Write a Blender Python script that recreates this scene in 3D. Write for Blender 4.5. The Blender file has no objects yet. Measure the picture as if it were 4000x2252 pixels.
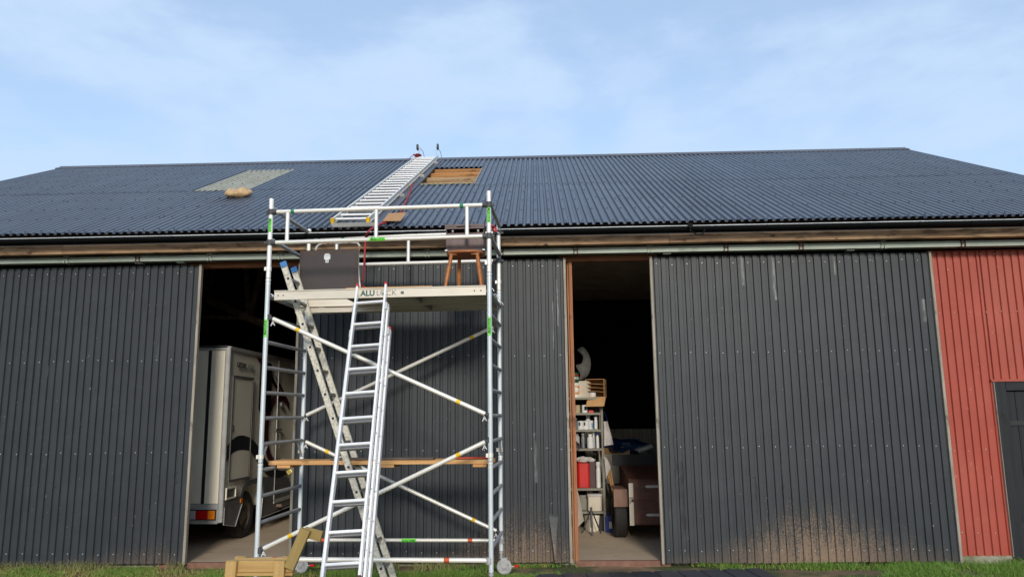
import bpy, math, random
import numpy as np
from mathutils import Vector as V, Matrix
R = math.radians
random.seed(7); rng = np.random.default_rng(7)
sc = bpy.context.scene
COL = sc.collection

# ------------------------------------------------------------------ camera, sky, sun
FPX, YAW, PIT, ROL, CAMH = 2948.28, R(-1.904), R(9.4313), R(-0.648), 1.865
cf = V((math.sin(YAW)*math.cos(PIT), math.cos(YAW)*math.cos(PIT), math.sin(PIT)))
cr = V((math.cos(YAW), -math.sin(YAW), 0)); cu = cr.cross(cf)
cr, cu = math.cos(ROL)*cr+math.sin(ROL)*cu, -math.sin(ROL)*cr+math.cos(ROL)*cu
cam = bpy.data.objects.new('camera', bpy.data.cameras.new('camera')); COL.objects.link(cam)
cam.data.sensor_width = 36; cam.data.lens = FPX/4000*36; cam.data.clip_end = 4000; cam.data.clip_start = .05
cam.matrix_world = Matrix(((cr.x, cu.x, -cf.x, 0), (cr.y, cu.y, -cf.y, 0), (cr.z, cu.z, -cf.z, CAMH), (0, 0, 0, 1)))
sc.camera = cam
SUN_AZ, SUN_EL = R(173), R(22)          # azimuth from +Y towards +X
w = bpy.data.worlds.new('World'); sc.world = w; w.use_nodes = True
nt = w.node_tree; nt.nodes.clear()
def wn(t, **k):
    n = nt.nodes.new(t)
    for a, b in k.items(): setattr(n, a, b)
    return n
out = wn('ShaderNodeOutputWorld'); bg = wn('ShaderNodeBackground'); bg.inputs[1].default_value = .15
sky = wn('ShaderNodeTexSky', sky_type='NISHITA', sun_disc=False, sun_elevation=SUN_EL, sun_rotation=SUN_AZ, dust_density=.9, ozone_density=1.6)
sky.air_density = 1.0
tc = wn('ShaderNodeTexCoord'); mp = wn('ShaderNodeMapping'); mp.inputs['Scale'].default_value = (1.1, 1.0, 2.6); mp.inputs['Rotation'].default_value = (0, R(-14), 0)
n1 = wn('ShaderNodeTexNoise'); n1.inputs['Scale'].default_value = 2.6; n1.inputs['Detail'].default_value = 9; n1.inputs['Roughness'].default_value = .52; n1.inputs['Distortion'].default_value = .35
n2 = wn('ShaderNodeTexNoise'); n2.inputs['Scale'].default_value = 6.5; n2.inputs['Detail'].default_value = 8; n2.inputs['Roughness'].default_value = .6
r1 = wn('ShaderNodeMapRange'); r1.interpolation_type = 'SMOOTHSTEP'
for i, v in zip((1, 2, 3, 4), (.35, .65, .46, .97)): r1.inputs[i].default_value = v
mul = wn('ShaderNodeMath', operation='MULTIPLY_ADD'); mul.inputs[1].default_value = .48; 
mix = wn('ShaderNodeMix', data_type='RGBA'); mix.inputs['B'].default_value = (2.8, 3.6, 4.75, 1)
L = nt.links.new
L(tc.outputs['Generated'], mp.inputs[0]); L(mp.outputs[0], n1.inputs[0]); L(mp.outputs[0], n2.inputs[0])
L(n2.outputs[0], mul.inputs[0]); sub = wn('ShaderNodeMath', operation='SUBTRACT'); L(n1.outputs[0], sub.inputs[0]); sub.inputs[1].default_value = .24
L(sub.outputs[0], mul.inputs[2]); L(mul.outputs[0], r1.inputs[0]); L(r1.outputs[0], mix.inputs['Factor'])
L(sky.outputs[0], mix.inputs['A']); L(mix.outputs['Result'], bg.inputs[0]); L(bg.outputs[0], out.inputs[0])
sd = bpy.data.lights.new('sun', 'SUN'); sd.energy = 1.7; sd.angle = R(11); sd.color = (1, .93, .83)
so = bpy.data.objects.new('sun', sd); COL.objects.link(so)
sv = V((math.sin(SUN_AZ)*math.cos(SUN_EL), math.cos(SUN_AZ)*math.cos(SUN_EL), math.sin(SUN_EL)))
so.rotation_euler = sv.to_track_quat('Z', 'Y').to_euler()
sc.view_settings.view_transform = 'Standard'; sc.view_settings.look = 'None'; sc.view_settings.gamma = 1
sc.view_settings.exposure = 0.5; sc.view_settings.use_curve_mapping = False

# ------------------------------------------------------------------ measuring helpers (survey of the place)
K = 4000/2575.
def ray(x, y): return cf+cr*((x*K-2000)/FPX)-cu*((y*K-1126)/FPX)
def PY(x, y, Y): d = ray(x, y); return V((0, 0, CAMH))+d*(Y/d.y)
def PZ(x, y, z): d = ray(x, y); return V((0, 0, CAMH))+d*((z-CAMH)/d.z)
SO = V((-3.003, 8.222, 0)); SY = R(2.8386)
SM = Matrix.Translation(SO) @ Matrix.Rotation(-SY, 4, 'Z')
def SL(x, y, c):                      # point on the scaffold plane y'=c, in the scaffold's own frame
    Mi = SM.inverted(); o = Mi @ V((0, 0, CAMH)); d = Mi.to_3x3() @ ray(x, y); return o+d*((c-o.y)/d.y)
AL = R(25.84); YE, ZE = 9.5, 4.262
def RP(x, y, off=0):                  # point above the roof plane
    n = V((0, -math.sin(AL), math.cos(AL))); d = ray(x, y)
    return V((0, 0, CAMH))+d*((n.dot(V((0, YE, ZE-CAMH)))+off)/n.dot(d))
def RS(X, s, off=0): return V((X, YE+s*math.cos(AL)-off*math.sin(AL), ZE+s*math.sin(AL)+off*math.cos(AL)))
def s_of(p): return (p.y-YE)*math.cos(AL)+(p.z-ZE)*math.sin(AL)

# ------------------------------------------------------------------ materials
def M(name, col, rough=.6, metal=0, col2=None, scale=(8, 8, 8), amt=.5, det=5, lo=.35, hi=.65, bump=0, bscale=None, spec=.5, info=True, coat=0, emit=None, vary=.12):
    m = bpy.data.materials.new(name); m.use_nodes = True; t = m.node_tree; b = t.nodes['Principled BSDF']
    b.inputs['Roughness'].default_value = rough; b.inputs['Metallic'].default_value = metal; b.inputs['Specular IOR Level'].default_value = spec
    b.inputs['Coat Weight'].default_value = coat
    c2 = col2 or tuple(c*.55 for c in col)
    tc = t.nodes.new('ShaderNodeTexCoord'); mp = t.nodes.new('ShaderNodeMapping'); mp.inputs['Scale'].default_value = scale
    oi = t.nodes.new('ShaderNodeObjectInfo'); vm = t.nodes.new('ShaderNodeVectorMath'); vm.operation = 'MULTIPLY_ADD'
    t.links.new(oi.outputs['Random'], vm.inputs[0]); vm.inputs[1].default_value = (37, 17, 53)
    t.links.new(tc.outputs['Object'], vm.inputs[2]); t.links.new(vm.outputs[0], mp.inputs[0])
    n = t.nodes.new('ShaderNodeTexNoise'); n.inputs['Scale'].default_value = 1; n.inputs['Detail'].default_value = det; n.inputs['Roughness'].default_value = .62
    t.links.new(mp.outputs[0], n.inputs[0])
    r = t.nodes.new('ShaderNodeMapRange'); r.inputs[1].default_value = lo; r.inputs[2].default_value = hi; r.inputs[4].default_value = amt
    t.links.new(n.outputs[0], r.inputs[0])
    x = t.nodes.new('ShaderNodeMix'); x.data_type = 'RGBA'; x.inputs['A'].default_value = (*col, 1); x.inputs['B'].default_value = (*c2, 1)
    t.links.new(r.outputs[0], x.inputs['Factor'])
    h = t.nodes.new('ShaderNodeHueSaturation'); mr = t.nodes.new('ShaderNodeMapRange'); mr.inputs[3].default_value = 1-vary; mr.inputs[4].default_value = 1+vary
    t.links.new(oi.outputs['Random'], mr.inputs[0]); t.links.new(mr.outputs[0], h.inputs['Value']); t.links.new(x.outputs['Result'], h.inputs['Color'])
    t.links.new(h.outputs[0], b.inputs['Base Color'])
    if bump:
        bp = t.nodes.new('ShaderNodeBump'); bp.inputs['Strength'].default_value = bump; bp.inputs['Distance'].default_value = .01
        t.links.new(n.outputs[0], bp.inputs['Height']); t.links.new(bp.outputs[0], b.inputs['Normal'])
    m['h'] = 1
    return m
def N(m, typ, **k):
    n = m.node_tree.nodes.new(typ)
    for a, b in k.items(): setattr(n, a, b)
    return n
def math_(m, op, a, b=None, c=None, clamp=False):
    n = N(m, 'ShaderNodeMath', operation=op, use_clamp=clamp)
    for i, v in enumerate((a, b, c)):
        if v is None: continue
        if isinstance(v, (int, float)): n.inputs[i].default_value = v
        else: m.node_tree.links.new(v, n.inputs[i])
    return n.outputs[0]
def layer(m, fac, col):               # lay a colour over the material's base colour
    t = m.node_tree; b = t.nodes['Principled BSDF']; src = b.inputs['Base Color'].links[0].from_socket
    x = N(m, 'ShaderNodeMix', data_type='RGBA'); x.inputs['B'].default_value = (*col, 1)
    t.links.new(fac, x.inputs['Factor']); t.links.new(src, x.inputs['A']); t.links.new(x.outputs['Result'], b.inputs['Base Color'])
def noise(m, scale, lo, hi, det=4, world=True, rough=.6):
    t = m.node_tree
    if world: c = N(m, 'ShaderNodeNewGeometry').outputs['Position']
    else: c = N(m, 'ShaderNodeTexCoord').outputs['Object']
    mp = N(m, 'ShaderNodeMapping'); mp.inputs['Scale'].default_value = scale; t.links.new(c, mp.inputs[0])
    n = N(m, 'ShaderNodeTexNoise'); n.inputs['Scale'].default_value = 1; n.inputs['Detail'].default_value = det; n.inputs['Roughness'].default_value = rough
    t.links.new(mp.outputs[0], n.inputs[0]); r = N(m, 'ShaderNodeMapRange'); r.inputs[1].default_value = lo; r.inputs[2].default_value = hi
    t.links.new(n.outputs[0], r.inputs[0]); return r.outputs[0]
def posxyz(m):
    g = N(m, 'ShaderNodeNewGeometry'); s = N(m, 'ShaderNodeSeparateXYZ'); m.node_tree.links.new(g.outputs['Position'], s.inputs[0]); return s.outputs
def gauss(m, x, c, w):
    d = math_(m, 'DIVIDE', math_(m, 'SUBTRACT', x, c), w); return math_(m, 'POWER', 2.718, math_(m, 'MULTIPLY', math_(m, 'MULTIPLY', d, d), -1.0))

m_door = M('dark_door_coating', (.031, .036, .040), .5, 0, (.023, .027, .031), (3, 3, .8), .8, vary=.05, spec=.4, bump=.06)
# scratches running down, mud thrown up from the ground
layer(m_door, math_(m_door, 'MULTIPLY', noise(m_door, (42, 10, 1.3), .70, .78, 3), .30), (.34, .36, .36))
layer(m_door, math_(m_door, 'MULTIPLY', noise(m_door, (60, 60, 26), .735, .76, 2), .8), (.42, .44, .44))
layer(m_door, math_(m_door, 'MULTIPLY', noise(m_door, (30, 5, 2.2), .69, .75, 3), .7), (.012, .012, .014))
px = posxyz(m_door)
for cx_, zl, w_ in ((2.72, 3.50, .016), (3.125, 3.30, .02), (3.92, 3.62, .012), (5.02, 2.98, .02), (.27, 3.0, .007), (.21, 2.7, .005), (-.05, 1.0, .012)):
    k_ = math_(m_door, 'MULTIPLY', math_(m_door, 'GREATER_THAN', px[2], zl), math_(m_door, 'LESS_THAN', px[2], zl+(.62 if cx_ != 5.02 else .3)))
    layer(m_door, math_(m_door, 'MULTIPLY', math_(m_door, 'MULTIPLY', gauss(m_door, math_(m_door, 'ADD', px[0], math_(m_door, 'MULTIPLY', noise(m_door, (9, 9, 3), 0, 1, 3), .05)), cx_+.025, w_), k_), math_(m_door, 'MULTIPLY', noise(m_door, (30, 30, 5), .3, .6, 3), .7)), (.36, .36, .34))
for cx_, z0_, z1_, w_ in ((1.80, .35, 1.25, .03), (2.71, .6, 1.05, .014), (1.72, .9, 1.6, .01), (3.05, .8, .95, .02)):
    k_ = math_(m_door, 'MULTIPLY', math_(m_door, 'GREATER_THAN', px[2], z0_), math_(m_door, 'LESS_THAN', px[2], z1_))
    layer(m_door, math_(m_door, 'MULTIPLY', math_(m_door, 'MULTIPLY', gauss(m_door, math_(m_door, 'ADD', px[0], math_(m_door, 'MULTIPLY', noise(m_door, (9, 9, 4), 0, 1, 3), .12)), cx_+.06, w_), k_), noise(m_door, (14, 14, 6), .3, .55, 3)), (.006, .006, .007))
hgt = math_(m_door, 'ADD', math_(m_door, 'MULTIPLY', gauss(m_door, px[0], 3.45, 1.15), .82), math_(m_door, 'MULTIPLY', gauss(m_door, px[0], -.25, .8), .75))
hgt = math_(m_door, 'ADD', hgt, math_(m_door, 'MULTIPLY', gauss(m_door, px[0], -4.9, .8), .30)); hgt = math_(m_door, 'ADD', hgt, .14)
lv = math_(m_door, 'SUBTRACT', 1.0, math_(m_door, 'DIVIDE', px[2], hgt), clamp=True)
spk = noise(m_door, (70, 70, 60), .34, .62, 3, rough=.8); spk2 = noise(m_door, (26, 26, 2.5), .3, .68, 4)
thr = math_(m_door, 'SUBTRACT', math_(m_door, 'MULTIPLY', lv, 1.75), math_(m_door, 'MULTIPLY', math_(m_door, 'SUBTRACT', 1.0, spk), 1.5))
thr = math_(m_door, 'SUBTRACT', thr, math_(m_door, 'MULTIPLY', math_(m_door, 'SUBTRACT', .75, spk2), .8))
wgt = math_(m_door, 'ADD', gauss(m_door, px[0], 3.45, .95), math_(m_door, 'MULTIPLY', gauss(m_door, px[0], -.25, .7), .8)); wgt = math_(m_door, 'ADD', wgt, math_(m_door, 'MULTIPLY', gauss(m_door, px[0], -5.0, .6), .22))
mud = math_(m_door, 'MULTIPLY', math_(m_door, 'MULTIPLY', thr, 1.3, clamp=True), math_(m_door, 'ADD', math_(m_door, 'MULTIPLY', wgt, .75), .12), clamp=True)
layer(m_door, mud, (.26, .175, .11))
m_red = M('red_coating', (.37, .068, .042), .5, 0, (.31, .054, .034), (2, 2, .6), .8, vary=.04, bump=.04, spec=.35)
layer(m_red, math_(m_red, 'MULTIPLY', noise(m_red, (40, 40, 14), .73, .76, 2), .8), (.62, .38, .32))
layer(m_red, math_(m_red, 'MULTIPLY', noise(m_red, (20, 5, 2.0), .68, .75, 3), .5), (.30, .035, .02))
layer(m_red, math_(m_red, 'MULTIPLY', noise(m_red, (1.2, 1, .5), .45, .8, 3), .35), (.42, .14, .10))
m_roof = M('roof_coating', (.060, .072, .095), .38, 0, (.042, .051, .070), (2.2, 1, 2.2), .9, vary=.06, spec=.55)
layer(m_roof, math_(m_roof, 'MULTIPLY', noise(m_roof, (26, 9, 9), .66, .73, 4), .38), (.24, .29, .36))
layer(m_roof, math_(m_roof, 'MULTIPLY', noise(m_roof, (1.1, .7, .7), .45, .75, 4), .35), (.10, .115, .14))
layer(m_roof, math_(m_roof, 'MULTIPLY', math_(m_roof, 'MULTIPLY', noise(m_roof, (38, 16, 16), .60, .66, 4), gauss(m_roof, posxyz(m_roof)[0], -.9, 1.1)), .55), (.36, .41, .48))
layer(m_roof, math_(m_roof, 'MULTIPLY', noise(m_roof, (4, .5, .5), .52, .72, 5), .35), (.035, .042, .055))
m_cap = M('ridge_coating', (.10, .11, .135), .45, vary=.05)
m_fibre = M('weathered_fibreglass', (.40, .385, .32), .75, 0, (.26, .25, .18), (9, 5, 5), .9, det=8, vary=.02, bump=.2)
m_flash = M('flashing_metal', (.075, .082, .10), .42, 0, (.05, .055, .07), (4, 1, 1), .9)
m_gut = M('gutter_black', (.005, .006, .007), .7, spec=.12); m_rim = M('gutter_rim', (.62, .64, .64), .45, 0, (.4, .42, .42), (30, 30, 30), .7)
m_galv = M('galvanised_rail', (.34, .38, .33), .55, .35, (.23, .26, .21), (3, 14, 14), .9, det=8, lo=.3, hi=.7)
layer(m_galv, noise(m_galv, (7, 9, 9), .66, .73, 5), (.38, .25, .08))
m_rust = M('rusty_steel', (.13, .055, .04), .8, 0, (.05, .025, .02), (30, 30, 30), .8)
def wood(name, c1, c2, rough=.75, sc=(1.3, 26, 26), vary=.12, knots=None, bump=.25):
    m = M(name, c1, rough, 0, c2, sc, .9, det=7, lo=.32, hi=.68, vary=vary, bump=bump, spec=.25)
    k = noise(m, (3.2, 7, 7), .62, .72, 3, world=False); layer(m, math_(m, 'MULTIPLY', k, .65), knots or tuple(c*.4 for c in c2)); return m
m_beam = wood('old_beam_wood', (.44, .28, .16), (.19, .11, .06), sc=(1.1, 14, 16)); layer(m_beam, math_(m_beam, 'MULTIPLY', noise(m_beam, (2.6, 3, 22), .50, .60, 6), .8), (.10, .058, .032)); layer(m_beam, math_(m_beam, 'MULTIPLY', noise(m_beam, (3.4, 3, 12), .66, .70, 2), .9), (.045, .025, .015)); layer(m_beam, math_(m_beam, 'MULTIPLY', noise(m_beam, (1.6, 5, 9), .56, .7, 5), .5), (.34, .27, .15))
m_lint = wood('frame_wood', (.30, .125, .06), (.14, .055, .03)); m_post = wood('frame_post_wood', (.46, .20, .095), (.22, .09, .045)); m_batten = wood('grey_batten_wood', (.38, .34, .28), (.2, .165, .125), sc=(3, 30, 30))
m_purl = wood('purlin_wood', (.58, .29, .11), (.32, .14, .05)); m_purl2 = wood('purlin_pale_wood', (.60, .43, .25), (.30, .18, .09))
m_pine = wood('plank_pine', (.66, .38, .16), (.46, .23, .085)); m_bench = wood('treated_pine', (.50, .32, .12), (.37, .225, .08), sc=(2, 34, 34), vary=.05, knots=(.26, .14, .05), bump=.12)
m_bench2 = wood('treated_pine_greenish', (.33, .235, .085), (.24, .165, .055), sc=(2, 34, 34), vary=.05, bump=.12)
m_dkb = wood('dark_board', (.13, .10, .085), (.07, .055, .045)); m_chair = wood('varnished_beech', (.42, .15, .04), (.30, .10, .026), rough=.35, sc=(3, 30, 30), bump=.04)
m_seat = wood('varnished_seat', (.42, .155, .05), (.30, .10, .03), rough=.35, sc=(3, 30, 30), bump=.04)
m_black_wood = wood('black_painted_wood', (.022, .024, .026), (.012, .013, .015), rough=.6, knots=(.01, .01, .01))
def alu(name, c, metal, rough, c2, amt=.5, spots=.5, sc=(3, 30, 30)):
    m = M(name, c, rough, metal, c2, sc, amt, det=6, vary=.05)
    if spots: layer(m, math_(m, 'MULTIPLY', noise(m, (38, 38, 60), .715, .74, 3, world=False), spots), (.10, .05, .035))
    return m
m_alu = alu('scaffold_aluminium', (.86, .82, .73), .3, .38, (.66, .63, .57), .5, .85)
m_alup = alu('scaffold_post_grey', (.68, .72, .72), .25, .5, (.5, .54, .54), .6, .8)
m_rung = alu('scaffold_rung', (.46, .455, .45), .4, .6, (.30, .295, .29), .8, .5)
m_lad = alu('ladder_aluminium', (.93, .91, .88), .3, .35, (.66, .65, .64), .5, .35, (1.5, 40, 40))
m_ladshade = alu('ladder_aluminium_shaded', (.42, .41, .41), .4, .45, (.28, .27, .28), .6, .3, (1.5, 40, 40))  # darker copy of the ladder aluminium, shade on the rear rungs put into colour
m_oldl = M('old_ladder_aluminium', (.62, .59, .50), .7, .1, (.34, .31, .25), (30, 30, 30), .8, det=8, lo=.45, hi=.62, bump=.2)
m_oldr = M('old_ladder_rung', (.27, .25, .225), .7, .2, (.16, .15, .14), (20, 60, 60), .8)
m_deck = M('platform_beam', (.66, .60, .50), .45, .25, (.52, .47, .37), (2, 9, 9), .6); m_under = M('platform_underside', (.24, .25, .21), .6, .1, (.28, .29, .25), (4, 4, 4), .7)
m_hatch = M('brown_phenolic_board', (.036, .025, .022), .55, 0, (.028, .019, .017), (5, 5, 5), .8, vary=.02); m_hatche = M('board_edge', (.038, .024, .019), .7, 0, (.07, .045, .03), (30, 30, 30), .7)
m_plas = M('grey_plastic', (.06, .06, .062), .6); m_blk = M('black_rubber', (.016, .015, .014), .8, 0, (.028, .024, .02), (40, 40, 40), .6, bump=.2); m_dark = M('dark_paint', (.012, .012, .013), .6)
m_white = M('white_plastic', (.78, .78, .76), .45, 0, (.6, .6, .58), (12, 12, 12), .5)
m_green = M('sticker_green', (.16, .80, .05), .45, vary=0); m_ink = M('black_print', (.012, .014, .012), .6, vary=0); m_dgreen = M('green_tape', (.01, .22, .11), .45); m_yel = M('yellow_tape', (.85, .52, .01), .45); m_ora = M('orange_tape', (.62, .10, .025), .5); m_redp = M('red_plastic', (.62, .015, .012), .35, spec=.5, coat=.2); m_blue = M('blue_plastic', (.05, .24, .55), .5, 0, (.03, .14, .36), (30, 30, 30), .6); m_dkblue = M('dark_blue_plastic', (.015, .05, .28), .4); m_logo = M('printed_logo_green', (.035, .13, .11), .6); m_logog = M('printed_logo_grey', (.10, .12, .12), .6)
m_hose = M('red_rope', (.40, .022, .022), .65, 0, (.22, .012, .012), (60, 60, 60), .8)
m_sack = M('tan_sackcloth', (.56, .38, .20), .9, 0, (.34, .21, .10), (14, 14, 14), .8, det=8, bump=.8); m_card = M('cardboard', (.50, .27, .12), .9, 0, (.40, .20, .085), (6, 40, 6), .8)
m_card2 = M('cardboard_pale', (.62, .36, .16), .85, 0, (.52, .29, .12), (5, 5, 5), .6); m_box = M('white_carton', (.70, .64, .52), .8, 0, (.6, .54, .42), (4, 4, 4), .6)
m_body = M('cream_bodywork', (.86, .80, .65), .4, 0, (.70, .64, .49), (2.5, 2.5, 1), .65, lo=.4, hi=.72, vary=.02, spec=.4); m_trim = M('aluminium_trim', (.60, .60, .58), .4, .35, (.4, .4, .39), (4, 4, 4), .7); m_rsk = M('grey_skirt', (.14, .14, .14), .5, 0, (.08, .08, .08), (8, 8, 8), .7); m_decal = M('maroon_decal', (.075, .008, .010), .45); m_decalb = M('dark_decal', (.028, .029, .032), .45); m_glass = M('dark_window', (.012, .013, .015), .12)
m_lred = M('red_lens', (.55, .01, .01), .2); m_lora = M('amber_lens', (.80, .22, .01), .2); m_lclr = M('clear_lens', (.45, .46, .47), .2); m_hub = M('dusty_steel_rim', (.16, .135, .10), .6, 0, (.09, .075, .055), (20, 20, 20), .8)
m_ply = M('brown_ply', (.16, .062, .035), .6, 0, (.05, .022, .018), (9, 9, 9), .9, det=8, lo=.3, hi=.7); layer(m_ply, math_(m_ply, 'MULTIPLY', noise(m_ply, (28, 28, 28), .66, .73, 4), .5), (.30, .16, .09)); m_shelf = M('shelf_steel', (.25, .24, .19), .6, .1, (.17, .15, .11), (8, 8, 8), .7); m_brz = M('brown_plastic_case', (.085, .045, .042), .45, 0, (.15, .10, .09), (16, 16, 5), .6, det=8)
m_conc = M('concrete', (.56, .44, .31), .85, 0, (.42, .32, .22), (1.3, 1.3, 1.3), .9, det=10, lo=.3, hi=.7, bump=.12, vary=.0)
layer(m_conc, math_(m_conc, 'MULTIPLY', noise(m_conc, (4, 9, 4), .60, .68, 5), .5), (.20, .14, .10)); m_sill = M('rusty_sill', (.23, .12, .08), .85, 0, (.15, .07, .045), (9, 9, 9), .9, det=8, bump=.3)
m_found = M('mossy_foundation', (.30, .28, .21), .9, 0, (.11, .12, .05), (5, 5, 9), .9, det=8, bump=.5)
m_int = M('interior_darkened_board', (.016, .016, .017), .9, 0, (.010, .010, .011), (2, 2, 2), .8); m_ceil = M('ceiling_board', (.34, .29, .24), .9, 0, (.15, .12, .10), (3, 3, 3), .6); m_truss = M('truss_wood', (.20, .14, .10), .9, 0, (.05, .035, .025), (9, 9, 9), .8)  # interior boards near black, the darkness of the bays put into their colour
m_foam = M('grey_foam', (.14, .143, .13), .9, 0, (.09, .092, .085), (30, 30, 30), .7); m_tarp = M('blue_tarpaulin', (.008, .055, .19), .5, 0, (.004, .02, .07), (18, 18, 18), .9, bump=.8); m_plsheet = M('white_plastic_sheet', (.56, .52, .49), .5, 0, (.36, .33, .31), (7, 7, 7), .8, bump=.6)
m_moss = M('moss', (.22, .21, .08), .95, 0, (.42, .38, .20), (30, 30, 30), .8, bump=.6); m_scr = M('screw_cap_pale', (.72, .74, .73), .35, .3); m_scd = M('screw_cap_dark', (.02, .022, .028), .5)
m_label = M('label_red_orange', (.62, .10, .03), .5, 0, (.70, .42, .10), (18, 18, 18), .9); m_cang = M('green_can_paint', (.008, .12, .06), .4); m_tan = M('tan_label', (.50, .40, .24), .6, 0, (.3, .22, .12), (25, 25, 25), .8); m_tin = M('tin_grey', (.26, .27, .28), .45, .4)

# ------------------------------------------------------------------ mesh builder
def frame(d, up=V((0, 0, 1))):
    x = d.normalized(); y = up.cross(x)
    if y.length < 1e-4: y = V((0, 1, 0)).cross(x)
    if y.length < 1e-4: y = V((1, 0, 0)).cross(x)
    y.normalize(); z = x.cross(y); return Matrix((x, y, z)).transposed()
class MB:
    def __init__(s): s.v = []; s.f = []; s.m = []; s.s = []; s.cm = 0
    def add(s, vs, fs, smooth=False):
        k = len(s.v); s.v += [tuple(v) for v in vs]
        for f in fs: s.f.append([i+k for i in f]); s.m.append(s.cm); s.s.append(smooth)
        return s
    def box(s, x0, x1, y0, y1, z0, z1, T=None, b=0):
        if b:
            return s.cbox(x0, x1, y0, y1, z0, z1, b, T)
        vs = [V((x, y, z)) for x in (x0, x1) for y in (y0, y1) for z in (z0, z1)]
        if T is not None: vs = [T @ v for v in vs]
        return s.add(vs, [(0, 1, 3, 2), (4, 6, 7, 5), (0, 4, 5, 1), (2, 3, 7, 6), (0, 2, 6, 4), (1, 5, 7, 3)])
    def cbox(s, x0, x1, y0, y1, z0, z1, b, T=None):     # box with chamfered long edges (along x)
        pr = [(y0+b, z0), (y1-b, z0), (y1, z0+b), (y1, z1-b), (y1-b, z1), (y0+b, z1), (y0, z1-b), (y0, z0+b)]
        vs = [V((x, a, c)) for x in (x0, x1) for a, c in pr]
        if T is not None: vs = [T @ v for v in vs]
        fs = [(i, (i+1) % 8, 8+(i+1) % 8, 8+i) for i in range(8)]+[tuple(range(7, -1, -1)), tuple(range(8, 16))]
        return s.add(vs, [f[::-1] for f in fs])
    def bar(s, a, b, w, h, up=V((0, 0, 1)), c=0):
        a, b = V(a), V(b); F = frame(b-a, up).to_4x4(); F.translation = a; l = (b-a).length
        return s.box(0, l, -w/2, w/2, -h/2, h/2, F, c)
    def tube(s, a, b, r, n=14, r2=None, caps=True):
        a, b = V(a), V(b); F = frame(b-a); r2 = r if r2 is None else r2
        ring = [F @ V((0, math.cos(t*2*math.pi/n), math.sin(t*2*math.pi/n))) for t in range(n)]
        A = [a+q*r for q in ring]; B = [b+q*r2 for q in ring]
        s.add(A+B, [(i, (i+1) % n, n+(i+1) % n, n+i) for i in range(n)], True)
        if caps: s.add(A, [tuple(range(n-1, -1, -1))]); s.add(B, [tuple(range(n))])
        return s
    def path(s, pts, r, n=8, closed=False):
        pts = [V(p) for p in pts]; m = len(pts); vs = []
        up = V((.123, .31, .94))
        for i, p in enumerate(pts):
            d = (pts[(i+1) % m if closed else min(i+1, m-1)]-pts[(i-1) % m if closed else max(i-1, 0)]); F = frame(d, up)
            vs += [p+F @ V((0, math.cos(t*2*math.pi/n)*r, math.sin(t*2*math.pi/n)*r)) for t in range(n)]
        q = m if closed else m-1
        s.add(vs, [(i*n+t, i*n+(t+1) % n, ((i+1) % m)*n+(t+1) % n, ((i+1) % m)*n+t) for i in range(q) for t in range(n)], True)
        if not closed: s.add(vs[:n], [tuple(range(n-1, -1, -1))]); s.add(vs[-n:], [tuple(range(n))])
        return s
    def lathe(s, prof, n=20, T=None, smooth=True):
        T = T or Matrix()
        for (r0, z0), (r1, z1) in zip(prof, prof[1:]):
            vs = [T @ V((r*math.cos(t*2*math.pi/n), r*math.sin(t*2*math.pi/n), z)) for r, z in ((r0, z0), (r1, z1)) for t in range(n)]
            s.add(vs, [(i, (i+1) % n, n+(i+1) % n, n+i) for i in range(n)], smooth)
        return s
    def prism(s, poly, h, T=None):      # polygon in xy, extruded z 0..h
        T = T or Matrix(); n = len(poly)
        vs = [T @ V((x, y, z)) for z in (0, h) for x, y in poly]
        return s.add(vs, [(i, (i+1) % n, n+(i+1) % n, n+i) for i in range(n)]+[tuple(range(n-1, -1, -1)), tuple(range(n, 2*n))])
    def mesh(s, name):
        me = bpy.data.meshes.new(name); me.from_pydata(s.v, [], s.f); me.update()
        me.polygons.foreach_set('use_smooth', s.s); me.polygons.foreach_set('material_index', s.m); return me
    def build(s, name, mat, parent=None, loc=None, rot=None, bevel=0):
        me = s.mesh(name)
        for q in (mat if isinstance(mat, (list, tuple)) else [mat]): me.materials.append(q)
        return link(name, me, parent, loc, rot, bevel)
def link(name, me, parent=None, loc=None, rot=None, bevel=0):
    o = bpy.data.objects.new(name, me); COL.objects.link(o); o.parent = parent
    if loc is not None: o.location = loc
    if rot is not None: o.rotation_euler = rot
    if bevel: bm_ = o.modifiers.new('bevel', 'BEVEL'); bm_.width = bevel; bm_.segments = 2; bm_.limit_method = 'ANGLE'
    return o
def tag(o, label=None, cat=None, group=None, kind=None):
    for k, v in (('label', label), ('category', cat), ('group', group), ('kind', kind)):
        if v: o[k] = v
    return o
def thing(name, label, cat, loc=(0, 0, 0), rz=0, group=None):
    o = bpy.data.objects.new(name, None); COL.objects.link(o); o.location = loc; o.rotation_euler = (0, 0, rz); o.empty_display_size = .1
    return tag(o, label, cat, group)
def local(parent, p):
    return p
def lin(name, mat, parent, a, b, w, h=None, kind='box', up=V((0, 0, 1)), ch=.003, mb=None, n=14):
    """one bar or tube as an object of its own whose local X runs along it"""
    a, b = V(a), V(b); l = (b-a).length; m = mb or MB()
    if kind == 'box': m.cbox(0, l, -w/2, w/2, -h/2, h/2, ch)
    else: m.tube((0, 0, 0), (l, 0, 0), w, n)
    o = m.build(name, mat, parent); F = frame(b-a, up).to_4x4(); F.translation = a; o.matrix_local = F; return o
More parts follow.
